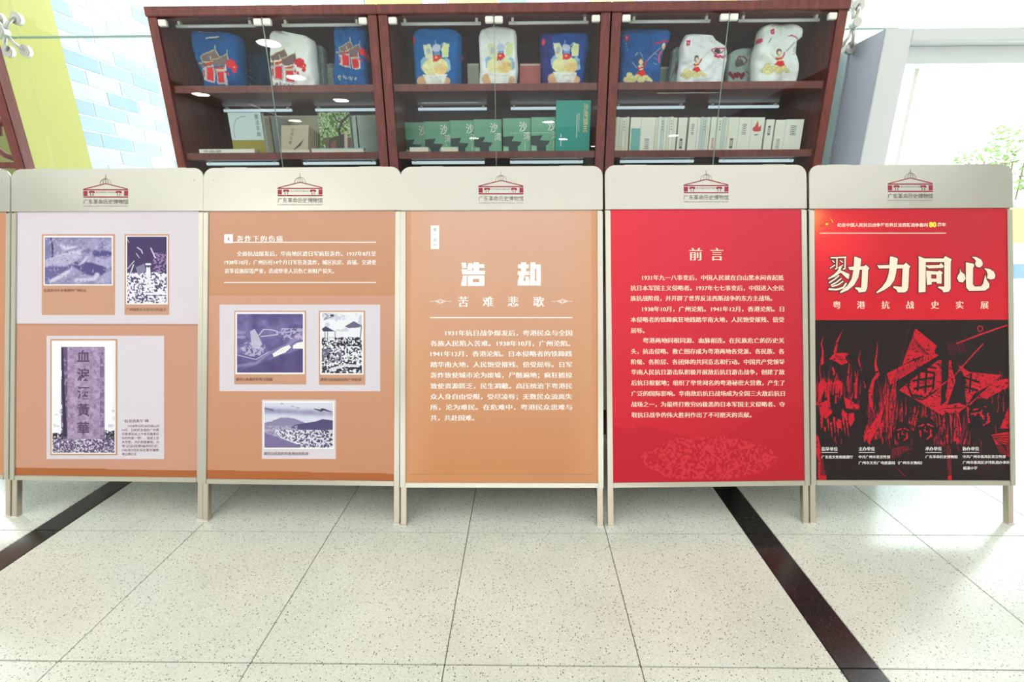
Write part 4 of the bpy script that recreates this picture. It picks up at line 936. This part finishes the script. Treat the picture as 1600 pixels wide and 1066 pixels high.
            g.stroke([(491, 639), (502, 642), (506, 640), (519, 644)], [1, 3, 3, .8], (62, 64, 76)); g.ell(504, 640, 3, 1.8, (60, 62, 74)); g.ell(441, 631, 2, .7, (120, 124, 140)); g.stroke([(455, 635), (460, 636)], .8, (110, 112, 130)); g.stroke([(463, 637), (468, 638)], .8, (110, 112, 130)); g.stroke([(413, 638), (427, 641)], 2.6, (110, 106, 138))
        photo(po, 370.6, 490.7, 473.6, 582.3, ph_a, n=6); photo(po, 502.9, 489.2, 565.6, 583.4, ph_b, n=6); photo(po, 413.4, 629.3, 520.2, 699.6, ph_c, n=6)
    if i == 3:
        def paint(g):
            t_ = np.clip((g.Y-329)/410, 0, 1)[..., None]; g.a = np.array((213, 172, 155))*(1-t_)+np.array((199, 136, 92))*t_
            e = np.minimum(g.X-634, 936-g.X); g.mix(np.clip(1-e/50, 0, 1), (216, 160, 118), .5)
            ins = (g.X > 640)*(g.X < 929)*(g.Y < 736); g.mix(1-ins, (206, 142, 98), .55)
            g.mix((np.abs(g.X-640.5) < .5)*(g.Y < 736), (186, 150, 146), .8); g.mix((np.abs(g.X-928.7) < .5)*(g.Y < 736), (180, 150, 146), .8); g.mix((np.abs(g.Y-736) < .5)*(g.X > 640)*(g.X < 929), (176, 130, 96), .9)
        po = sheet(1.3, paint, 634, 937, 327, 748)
        for q_ in ((673, 352.5, 686, 389.2),): d = D(1); d.rect(*q_); d.build('section_label', M_WHITE, po)
        for k, ch in enumerate('第一部分'): d = D(2); d.glyph(ch, 679.5, 359+k*7.9, 6.5, song=False, bold=0); d.build('section_character', M_PALE, po)
        S = lambda p: [(710+x/10.667, 395+y/10.667) for x, y in p]; dd = (D(1), D(1))
        for p in ([(118, 165), (190, 165), (208, 255), (130, 255)], [(118, 275), (205, 275), (215, 300), (510, 300), (510, 362), (132, 362)], [(140, 380), (208, 380), (205, 553), (110, 553), (118, 480), (128, 470)], [(235, 172), (300, 172), (300, 292), (215, 292), (213, 262)], [(318, 160), (412, 160), (412, 302), (318, 302)], [(300, 192), (498, 192), (498, 252), (300, 252)],
                  [(222, 380), (500, 380), (500, 437), (222, 437)], [(222, 437), (308, 437), (308, 490), (222, 490)], [(412, 437), (500, 437), (500, 490), (412, 490)], [(222, 490), (500, 490), (500, 553), (222, 553)],
                  [(1112, 158), (1195, 158), (1195, 320), (1112, 320)], [(1060, 195), (1240, 195), (1240, 260), (1060, 260)], [(1055, 308), (1250, 308), (1250, 372), (1055, 372)], [(1085, 372), (1172, 372), (1148, 472), (1190, 468), (1176, 395), (1236, 395), (1254, 475), (1254, 548), (1055, 548), (1055, 480)],
                  [(1268, 158), (1350, 158), (1350, 195), (1268, 195)], [(1264, 195), (1440, 195), (1440, 262), (1264, 262)], [(1264, 262), (1344, 262), (1340, 548), (1260, 548)], [(1366, 262), (1440, 262), (1440, 548), (1345, 548), (1345, 468), (1366, 468)]): dd[p[0][0] > 800].poly(S(p))
        for d in dd: d.build('title_character', M_WHITE, po)
        for ch, xc in zip('苦难悲歌', (723.8, 762.6, 801.9, 841.6)): d = D(2); d.glyph(ch, xc, 471.4, 17.6, bold=.03); d.build('subtitle_character', M_WHITE, po)
        d = D(1)
        for x0, s in ((672, 1), (895, -1)):
            f = lambda a, b_: (x0+s*a, 471+b_)
            for p in ([f(0, 0), f(9, 0)], [f(24, 0), f(33, 0)], [f(8, 0), f(16, -3.6), f(24, 0), f(16, 3.6), f(8, 0)], [f(12, 0), f(16, -2), f(20, 0), f(16, 2), f(12, 0)], [f(9, -1.6), f(14, 1.6)], [f(18, 1.6), f(23, -1.6)]): d.stroke(p, .55)
        d.build('ornament_line', M_WHITE, po)
        for q_ in ((672, 495.8, 894.6, 497.2),): d = D(1); d.rect(*q_); d.build('rule_line', M_WHITE, po)
        d = D(1)
        T = ['1931年抗日战争爆发后，粤港民众与全国', '各族人民陷入苦难。1938年10月，广州沦陷。', '1941年12月，香港沦陷。日本侵略者的铁蹄践', '踏华南大地，人民饱受摧残、倍受屈辱。日军', '轰炸致使城市沦为废墟，尸骸遍地；疯狂掳掠', '致使资源匮乏，民生凋敝。高压统治下粤港民', '众人身自由受限，受尽凌辱；无数民众流离失', '所，沦为难民。在危难中，粤港民众患难与', '共，共赴国难。']
        for k, (s, yc) in enumerate(zip(T, (520.5, 536.8, 553, 569.8, 586.3, 603.3, 620, 636.5, 653.2))): d.text(s, 696 if k == 0 else 672.8, 741 if k == 8 else (891 if s[-1] == '。' else 893.8), yc, 9.6, bold=.03)
        d.build('body_text', M_WHITE, po)
    if i == 4:
        def paint(g):
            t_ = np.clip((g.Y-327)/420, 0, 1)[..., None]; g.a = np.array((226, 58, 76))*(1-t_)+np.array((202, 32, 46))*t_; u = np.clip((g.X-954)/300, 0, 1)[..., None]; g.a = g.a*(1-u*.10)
            n = g.noise(16, 3); n2 = g.noise(3, 7, 2)
            hill = (g.Y > 655+22*np.exp(-((g.X-1110)/60)**2)-30*np.exp(-((g.X-1230)/70)**2)+n*14); g.mix(hill*1., (184, 26, 44), .55)
            land = (np.hypot((g.X-1110)/105, (g.Y-712)/34) < 1+.25*(n-.5)); g.mix(land*(n2 > .52), (222, 66, 74), .55); g.mix(land*(n2 < .42), (176, 24, 40), .45)
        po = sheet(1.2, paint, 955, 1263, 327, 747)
        for ch, xc in zip('前言', (1087.2, 1120.3)): d = D(1); d.glyph(ch, xc, 397.3, 21.5, bold=.028); d.build('heading_character', M_CREAM, po)
        T = ['1931年九一八事变后，中国人民就在白山黑水间奋起抵', '抗日本军国主义侵略者。1937年七七事变后，中国进入全民', '族抗战阶段，并开辟了世界反法西斯战争的东方主战场。', '1938年10月，广州沦陷。1941年12月，香港沦陷。日', '本侵略者的铁蹄疯狂地践踏华南大地，人民饱受摧残、倍受', '屈辱。', '粤港两地同根同源、血脉相连。在民族危亡的历史关', '头，抗击侵略、救亡图存成为粤港两地各党派、各民族、各', '阶级、各阶层、各团体的共同意志和行动。中国共产党领导', '华南人民抗日游击队积极开展敌后抗日游击战争，创建了敌', '后抗日根据地；组织了举世闻名的粤港秘密大营救，产生了', '广泛的国际影响。华南敌后抗日战场成为全国三大敌后抗日', '战场之一，为最终打败穷凶极恶的日本军国主义侵略者、夺', '取抗日战争的伟大胜利作出了不可磨灭的贡献。']
        Yc_ = (433.9, 450.2, 466.2, 483, 499.6, 516.6, 532.2, 549.2, 565.6, 581.6, 598.4, 615.1, 632, 648.6)
        d = D(1)
        for k, s in enumerate(T):
            x0 = 1003.8 if k in (0, 3) else 1004.8 if k == 6 else 985.3+k*.13; x1 = {2: 1206.5, 5: 1007, 13: 1174}.get(k, 1224.6+k*.14)
            d.text(s, x0, x1, Yc_[k], 9.0, bold=.03)
        d.build('body_text', M_CREAM, po)
    if i == 5:
        def paint(g):
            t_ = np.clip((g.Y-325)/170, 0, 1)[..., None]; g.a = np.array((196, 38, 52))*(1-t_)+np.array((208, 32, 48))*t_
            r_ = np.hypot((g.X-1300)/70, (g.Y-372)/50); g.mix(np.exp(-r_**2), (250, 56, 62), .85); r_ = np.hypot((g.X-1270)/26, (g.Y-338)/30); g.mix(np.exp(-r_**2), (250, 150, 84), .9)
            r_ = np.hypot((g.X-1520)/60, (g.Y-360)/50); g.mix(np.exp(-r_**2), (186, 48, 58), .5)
            # woodcut
            Z = lambda p: [(1270+x/4.1, 495+y/4.1) for x, y in p]
            RED, DK, PR = (196, 24, 44), (36, 25, 27), (112, 20, 46)
            g.mix(g.Y > 499.2, DK)
            q = random.Random(11)
            def flame(x, y, l, wd, lean=0, c=RED):
                pts = []; ws = []; ph = q.uniform(0, 6); am = q.uniform(2, 9)
                for k in range(7): f = k/6; pts.append((x+lean*f+am*math.sin(ph+f*5), y-l*f)); ws.append(wd*(1-f)**.7/4.1+.15)
                g.stroke(Z(pts), ws, c, 1, .7)
            def cut(x, y, l, wd, lean=0): flame(x, y, l, wd, lean, DK)
            for k in range(26): flame(q.uniform(20, 330), q.uniform(420, 560), q.uniform(60, 170), q.uniform(5, 14), q.uniform(-10, 15), PR if k % 3 == 0 else RED)
            for k in range(46): flame(q.uniform(345, 560), q.uniform(560, 800), q.uniform(100, 240), q.uniform(8, 26), q.uniform(-15, 25), PR if k % 5 == 0 else RED)
            for k in range(24): flame(q.uniform(560, 860), q.uniform(640, 760), q.uniform(60, 150), q.uniform(8, 20))
            for k in range(24): flame(q.uniform(790, 1010), q.uniform(700, 840), q.uniform(60, 220), q.uniform(8, 18), q.uniform(-20, 30), PR if k % 3 == 0 else RED)
            for k in range(60): cut(q.uniform(345, 980), q.uniform(600, 840), q.uniform(60, 180), q.uniform(4, 10))
            for p, ws in (([(385, 560), (380, 470), (400, 400), (430, 360), (415, 300), (425, 220), (430, 150)], [24, 26, 18, 22, 16, 8, 1]), ([(65, 290), (70, 210), (60, 170), (75, 110)], [20, 10, 8, 1]), ([(320, 330), (305, 270), (318, 200)], [8, 8, 1]), ([(150, 220), (165, 150), (205, 75)], [18, 12, 1])): g.stroke(Z(p), [w_/4.1 for w_ in ws], RED)
            for k in range(110):
                x_ = q.uniform(20, 1270)
                if 480 < x_ < 1040: flame(x_, q.uniform(620, 860), q.uniform(40, 130), q.uniform(3, 7), q.uniform(-14, 14), PR if k % 4 == 0 else RED)
                else: flame(x_, q.uniform(420, 860), q.uniform(40, 130), q.uniform(3, 7), q.uniform(-14, 14), PR if k % 3 == 0 else RED)
            for k in range(130): cut(q.uniform(345, 880), q.uniform(520, 860), q.uniform(50, 150), q.uniform(2, 6), q.uniform(-16, 16))
            # left figure with hat and beard
            g.poly(Z([(110, 265), (140, 232), (190, 222), (245, 228), (215, 250), (235, 285), (190, 300), (150, 275)]), RED)
            for a in ((150, 245, 200, 255), (170, 262, 225, 268)): g.stroke(Z([(a[0], a[1]), (a[2], a[3])]), 1, DK)
            g.stroke(Z([(135, 320), (145, 350), (140, 360)]), 3, RED)
            for k in range(9): g.stroke(Z([(60+k*16, 400+8*(k % 3)), (50+k*17, 470+18*(k % 4))]), [3.2, 1], RED); g.stroke(Z([(100+2*k, 390+k*11), (132, 396+k*11)]), .7, RED)
            g.poly(Z([(40, 420), (75, 380), (90, 430), (60, 500), (35, 560)]), RED); g.poly(Z([(170, 390), (200, 420), (190, 500), (175, 440)]), RED)
            g.poly(Z([(40, 550), (100, 520), (130, 600), (90, 640), (50, 620)]), RED); g.poly(Z([(205, 500), (310, 560), (300, 580), (220, 575)]), RED)
            g.poly(Z([(190, 560), (270, 590), (350, 590), (370, 640), (330, 740), (250, 790), (180, 760), (160, 650)]), DK)
            for p in ([(195, 580), (230, 610), (215, 640), (190, 620)], [(235, 610), (270, 600), (275, 650), (250, 690), (235, 660)], [(165, 640), (190, 650), (185, 700), (165, 700)]): g.poly(Z(p), RED)
            for k in range(9): g.stroke(Z([(60+k*20, 640+q.uniform(-20, 60)), (60+k*22, 700+q.uniform(0, 60))]), [3.5, .6], RED)
            g.poly(Z([(330, 750), (400, 660), (440, 600), (470, 560), (450, 650), (370, 800)]), RED); g.stroke(Z([(430, 820), (600, 1000)]), 2, PR); g.stroke(Z([(20, 760), (50, 900), (60, 1020)]), [9, 8, 14], RED)
            # flag
            g.poly(Z([(680, 70), (820, 180), (800, 240), (700, 250), (590, 300)]), RED)
            for k in range(15): g.stroke(Z([(650+k*6, 100+k*8), (610+k*14, 190+k*5)]), .7, DK)
            g.poly(Z([(490, 355), (600, 300), (800, 225), (830, 240), (640, 350), (510, 425)]), RED)
            for k in range(14): g.stroke(Z([(520+k*20, 410-k*12), (560+k*17, 340-k*8)]), .8, DK)
            g.poly(Z([(570, 460), (640, 400), (830, 270), (900, 270), (940, 400), (880, 560), (860, 625)]), RED)
            g.poly(Z([(950, 290), (1030, 345), (1240, 365), (1160, 430), (1060, 480), (1010, 560), (1000, 470), (1010, 400)]), RED)
            g.poly(Z([(1010, 560), (1200, 400), (1285, 385), (1285, 440), (1160, 500), (1050, 640), (1020, 670)]), RED)
            g.stroke(Z([(720, 500), (650, 490), (625, 430), (660, 350), (740, 310), (810, 320)]), 3.2, DK); g.stroke(Z([(650, 500), (720, 520), (800, 470), (850, 420)]), 2.4, DK)
            for p in ([(700, 360), (690, 460)], [(660, 400), (800, 380)], [(750, 330), (740, 470)], [(670, 450), (790, 430)], [(800, 360), (790, 460), (770, 480)], [(720, 340), (800, 350)]): g.stroke(Z(p), 3.6, DK)
            for k in range(12): g.stroke(Z([(810+k*7, 290+k*6), (880+k*5, 300+k*12)]), .9, DK)
            for p in ([(1000, 380), (1090, 410)], [(1040, 360), (1030, 470)], [(1000, 440), (1080, 460)]): g.stroke(Z(p), 3.4, DK)
            g.poly(Z([(860, 130), (980, 160), (960, 250), (900, 300), (880, 520), (840, 560), (850, 260), (800, 210)]), DK)
            for p, wd in (([(950, 165), (1100, 110), (1280, 50)], 2.4), ([(780, 470), (920, 380), (1060, 230), (1120, 170)], 2.0), ([(655, 25), (570, 310)], .8), ([(905, 280), (900, 400), (880, 500)], 4)): g.stroke(Z(p), wd, RED if wd > 1 else PR)
            g.ell(1270+1103/4.1, 495+72/4.1, 5, 5, (170, 26, 44)); g.ell(1270+1103/4.1, 495+72/4.1, 3, 3, DK)
            for k in range(14): g.stroke(Z([(880+k*8, 160+q.uniform(-10, 20)), (900+k*9, 220+q.uniform(-10, 30))]), .7, PR)
            g.poly(Z([(850, 560), (960, 540), (1010, 560), (960, 600), (880, 600)]), RED); g.stroke(Z([(870, 575), (980, 570)]), 1.4, DK)
            # faces
            def head(x, y, r, tilt=0):
                g.ell(1270+x/4.1, 495+y/4.1, r/4.1, r*1.15/4.1, DK)
                for p, ws in (([(x-.6*r, y-.3*r), (x-.2*r, y-.45*r)], [1.6, 2.4]), ([(x+.2*r, y-.5*r), (x+.7*r, y-.3*r)], [2.4, 1.4]), ([(x, y-.3*r), (x-.1*r, y+.1*r), (x+.15*r, y+.15*r)], [1, 1.8, 1.2]), ([(x-.5*r, y+.1*r), (x-.45*r, y+.6*r)], [2.6, 1.4]), ([(x+.45*r, y), (x+.5*r, y+.5*r), (x+.1*r, y+.8*r)], [2.6, 3, 1.4])): g.stroke(Z(p), [a*r/62 for a in ws], RED)
            for k in range(70):      # gouge marks in the solid reds
                x_, y_ = q.uniform(580, 1270), q.uniform(290, 560); g.stroke(Z([(x_, y_), (x_+q.uniform(20, 70), y_+q.uniform(4, 26))]), [1.0, .2], DK)
            head(590, 730, 58); head(740, 710, 72); head(1110, 610, 88)
            g.ell(1270+1075/4.1, 495+655/4.1, 7, 9, (30, 20, 24)); g.stroke(Z([(1040, 610), (1100, 600), (1120, 640)]), 2.2, RED); g.stroke(Z([(1020, 560), (1180, 580)]), 3.6, DK)
            g.poly(Z([(520, 830), (600, 810), (650, 830), (600, 850), (560, 880), (500, 900)]), RED)
            for k in range(8): g.stroke(Z([(510+k*18, 840), (520+k*18, 900)]), 1.2, DK)
            g.stroke(Z([(890, 820), (895, 1020)]), [7, 6], RED); g.poly(Z([(1225, 700), (1285, 560), (1285, 700)]), RED); g.poly(Z([(1170, 740), (1285, 720), (1285, 880), (1220, 850)]), RED)
            for k in range(8): g.stroke(Z([(1170+k*12, 750+k*10), (1285, 740+k*18)]), 1.3, DK)
            for k in range(10): flame(q.uniform(1040, 1280), q.uniform(880, 1000), q.uniform(40, 120), q.uniform(6, 14), q.uniform(-20, 20), PR)
            n = g.noise(2.2, 31, 2); g.mix((g.Y > 500)*(n > .70), DK, .9)
            m = (g.Y > 690)*(g.Y < 738)*(((g.X > 1282)*(g.X < 1336)+(g.X > 1340)*(g.X < 1444)*(g.Y < 728)+(g.X > 1444)*(g.X < 1580)) > 0); g.mix(m*1., DK, .55)
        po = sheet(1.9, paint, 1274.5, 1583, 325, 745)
        d = D(1); d.rect(1281, 363.8, 1478.3, 365); 
        d.build('rule_line', M_CREAM, po)
        # anniversary line and small emblem
        d = D(1); E0 = lambda x, y: (1270+x/7.62, 330+y/7.62)
        d.stroke([E0(95+0, 130), E0(115, 105), E0(150, 90), E0(190, 92), E0(220, 110)], [2.2/2, 1.6/2, 1.2/2, 1/2, .6/2]); d.poly([E0(85, 165), E0(130, 150), E0(140, 120), E0(195, 120), E0(200, 150), E0(245, 165), E0(235, 195), E0(195, 178), E0(140, 180), E0(95, 195)])
        d.stroke([E0(115, 205), E0(140, 226), E0(170, 232), E0(200, 226), E0(225, 205)], .8); d.build('anniversary_emblem', M_OUT, po)
        d = D(2); d.text('80', *[E0(152, 0)[0], E0(185, 0)[0]], 350, 4.4, song=False, bold=.03); d.stroke([E0(200, 88), E0(225, 105), E0(240, 135)], [.3, .7, 1.2]); d.build('emblem_number', M_YEL, po)
        d = D(1); d.text('纪念中国人民抗日战争暨世界反法西斯战争胜利', 1308.5, 1450, 351.6, 6.3, song=False, bold=.022); d.text('周年', 1465.2, 1478.3, 351, 6.3, song=False, bold=.022); d.build('anniversary_text', M_CREAM, po)
        d = D(1); d.text('80', 1451.8, 1463.6, 350.6, 10.6, song=False, bold=.055); d.build('anniversary_number', M_YEL, po)
        # big brush title
        S = lambda p: [(1280+x/5.333, 380+y/5.333) for x, y in p]
        polys = [[(480, 185), (585, 182), (590, 112), (608, 112), (650, 125), (655, 135), (648, 180), (705, 180), (722, 162), (760, 195), (750, 210), (742, 370), (735, 395), (715, 411), (655, 412), (640, 385), (617, 372), (618, 358), (688, 365), (695, 210), (645, 212), (640, 250), (625, 310), (590, 358), (540, 392), (480, 418), (475, 410), (525, 365), (560, 315), (578, 260), (585, 210), (500, 212)],
                 [(825, 108), (880, 128), (1035, 128), (1050, 108), (1103, 135), (1095, 160), (1095, 380), (1080, 405), (1035, 412), (1025, 390), (990, 372), (992, 362), (1042, 362), (1042, 158), (888, 158), (886, 408), (828, 412), (830, 130)],
                 [(890, 185), (1000, 182), (1015, 165), (1038, 192), (1030, 207), (915, 211), (892, 197)],
                 [(892, 230), (990, 236), (1000, 225), (1030, 245), (1020, 262), (892, 262)], [(892, 262), (932, 262), (938, 345), (898, 350)], [(976, 262), (1020, 262), (1020, 338), (978, 336)], [(932, 296), (980, 296), (980, 322), (934, 324)],
                 [(1172, 210), (1180, 235), (1212, 262), (1219, 298), (1197, 328), (1165, 322), (1148, 292), (1158, 265), (1172, 248)],
                 [(1222, 160), (1285, 172), (1292, 184), (1282, 210), (1280, 345), (1298, 363), (1350, 360), (1365, 340), (1385, 262), (1392, 300), (1418, 340), (1416, 370), (1382, 396), (1250, 399), (1226, 372), (1222, 300)],
                 [(1270, 113), (1312, 117), (1350, 138), (1363, 165), (1358, 190), (1336, 204), (1308, 195), (1298, 172), (1306, 148), (1292, 130)],
                 [(1374, 209), (1420, 215), (1456, 240), (1468, 270), (1460, 296), (1430, 304), (1396, 292), (1404, 262), (1396, 235)],
                 [(240, 200), (288, 195), (292, 112), (310, 115), (348, 130), (350, 140), (343, 195), (375, 192), (388, 180), (418, 208), (408, 225), (400, 375), (385, 405), (330, 413), (320, 392), (300, 380), (300, 368), (350, 372), (358, 222), (338, 222), (325, 290), (290, 350), (240, 392), (178, 418), (172, 408), (235, 355), (270, 300), (285, 225), (255, 224)],
                 [(172, 195), (190, 195), (178, 225), (252, 258), (246, 300), (228, 292), (180, 245), (130, 280), (72, 302), (75, 292), (120, 262), (150, 235)]]
        strk = [([(98, 122), (152, 122)], 14), ([(148, 120), (146, 210), (134, 216)], 13), ([(110, 146), (126, 160)], 11), ([(92, 208), (130, 184)], 11), ([(160, 120), (222, 118)], 14), ([(216, 116), (214, 212), (200, 218)], 13), ([(176, 146), (194, 160)], 11), ([(160, 205), (196, 184)], 11),
                ([(162, 272), (130, 300), (84, 330)], 15), ([(182, 296), (145, 326), (100, 350)], 15), ([(196, 320), (160, 346), (108, 362)], 15), ([(222, 338), (200, 372), (140, 388), (84, 384)], 20)]
        owner = [1, 2, 2, 2, 2, 2, 2, 3, 3, 3, 3, 0, 0]
        for c_ in range(4):
            d = D(1); e = D(3)
            for p in [p for p, o_ in zip(polys, owner) if o_ == c_]: d.stroke(S(p), 3.2, close=True); e.poly(S(p))
            for p, wd in (strk if c_ == 0 else ()):
                d.stroke(S(p), wd/5.333+2.6); e.stroke(S(p), wd/5.333*.8)
                for a, b_ in S(p):
                    for D_, rr in ((d, wd/10.6+1.3), (e, wd/13.3)): D_.poly([(a+math.cos(t_)*rr, b_+math.sin(t_)*rr) for t_ in np.linspace(0, 5.5, 8)])
            ch_ = e.build('title_character', M_CREAM, po); 
            d.build('title_outline', M_MAROON, po)
        for ch, xc in zip('粤港抗战史实展', (1307.8, 1345.6, 1383.7, 1422.5, 1461.3, 1499.8, 1538.8)): d = D(1); d.glyph(ch, xc, 476.6, 13, bold=.03); d.build('subtitle_character', M_CREAM, po)
        d = D(1)
        for s, x0, x1, yc, sz in (('指导单位', 1284, 1309, 701.8, 6.6), ('主办单位', 1342, 1367, 701.6, 6.6), ('承办单位', 1446.3, 1471.7, 701.4, 6.6), ('协办单位', 1504.3, 1530, 701.4, 6.6),
                ('广东省文化和旅游厅', 1284, 1333, 714.3, 5.4), ('中共广州市委宣传部', 1342, 1391, 714.2, 5.4), ('广东革命历史博物馆', 1446.5, 1496.3, 714, 5.4), ('中共广州市番禺区委宣传部', 1504.6, 1571.6, 713.8, 5.4),
                ('广州市文化广电旅游局（广州市文物局）', 1342, 1441, 723.4, 5.4), ('广州市番禺区沙湾街道办事处', 1504.6, 1578, 722.8, 5.4), ('福涌小学', 1505, 1527, 731.6, 5.4)): d.text(s, x0, x1, yc, sz, bold=.026, res=1)
        for x0, x1 in ((1284, 1309), (1342, 1367), (1446.3, 1471.7), (1504.3, 1530)): d.rect(x0, 707, x1, 707.6)
        d.build('organiser_text', M_WHITE, po)
for i in range(6): make_stand(i)
bpy.data.objects.remove(_to); bpy.data.curves.remove(_tc)
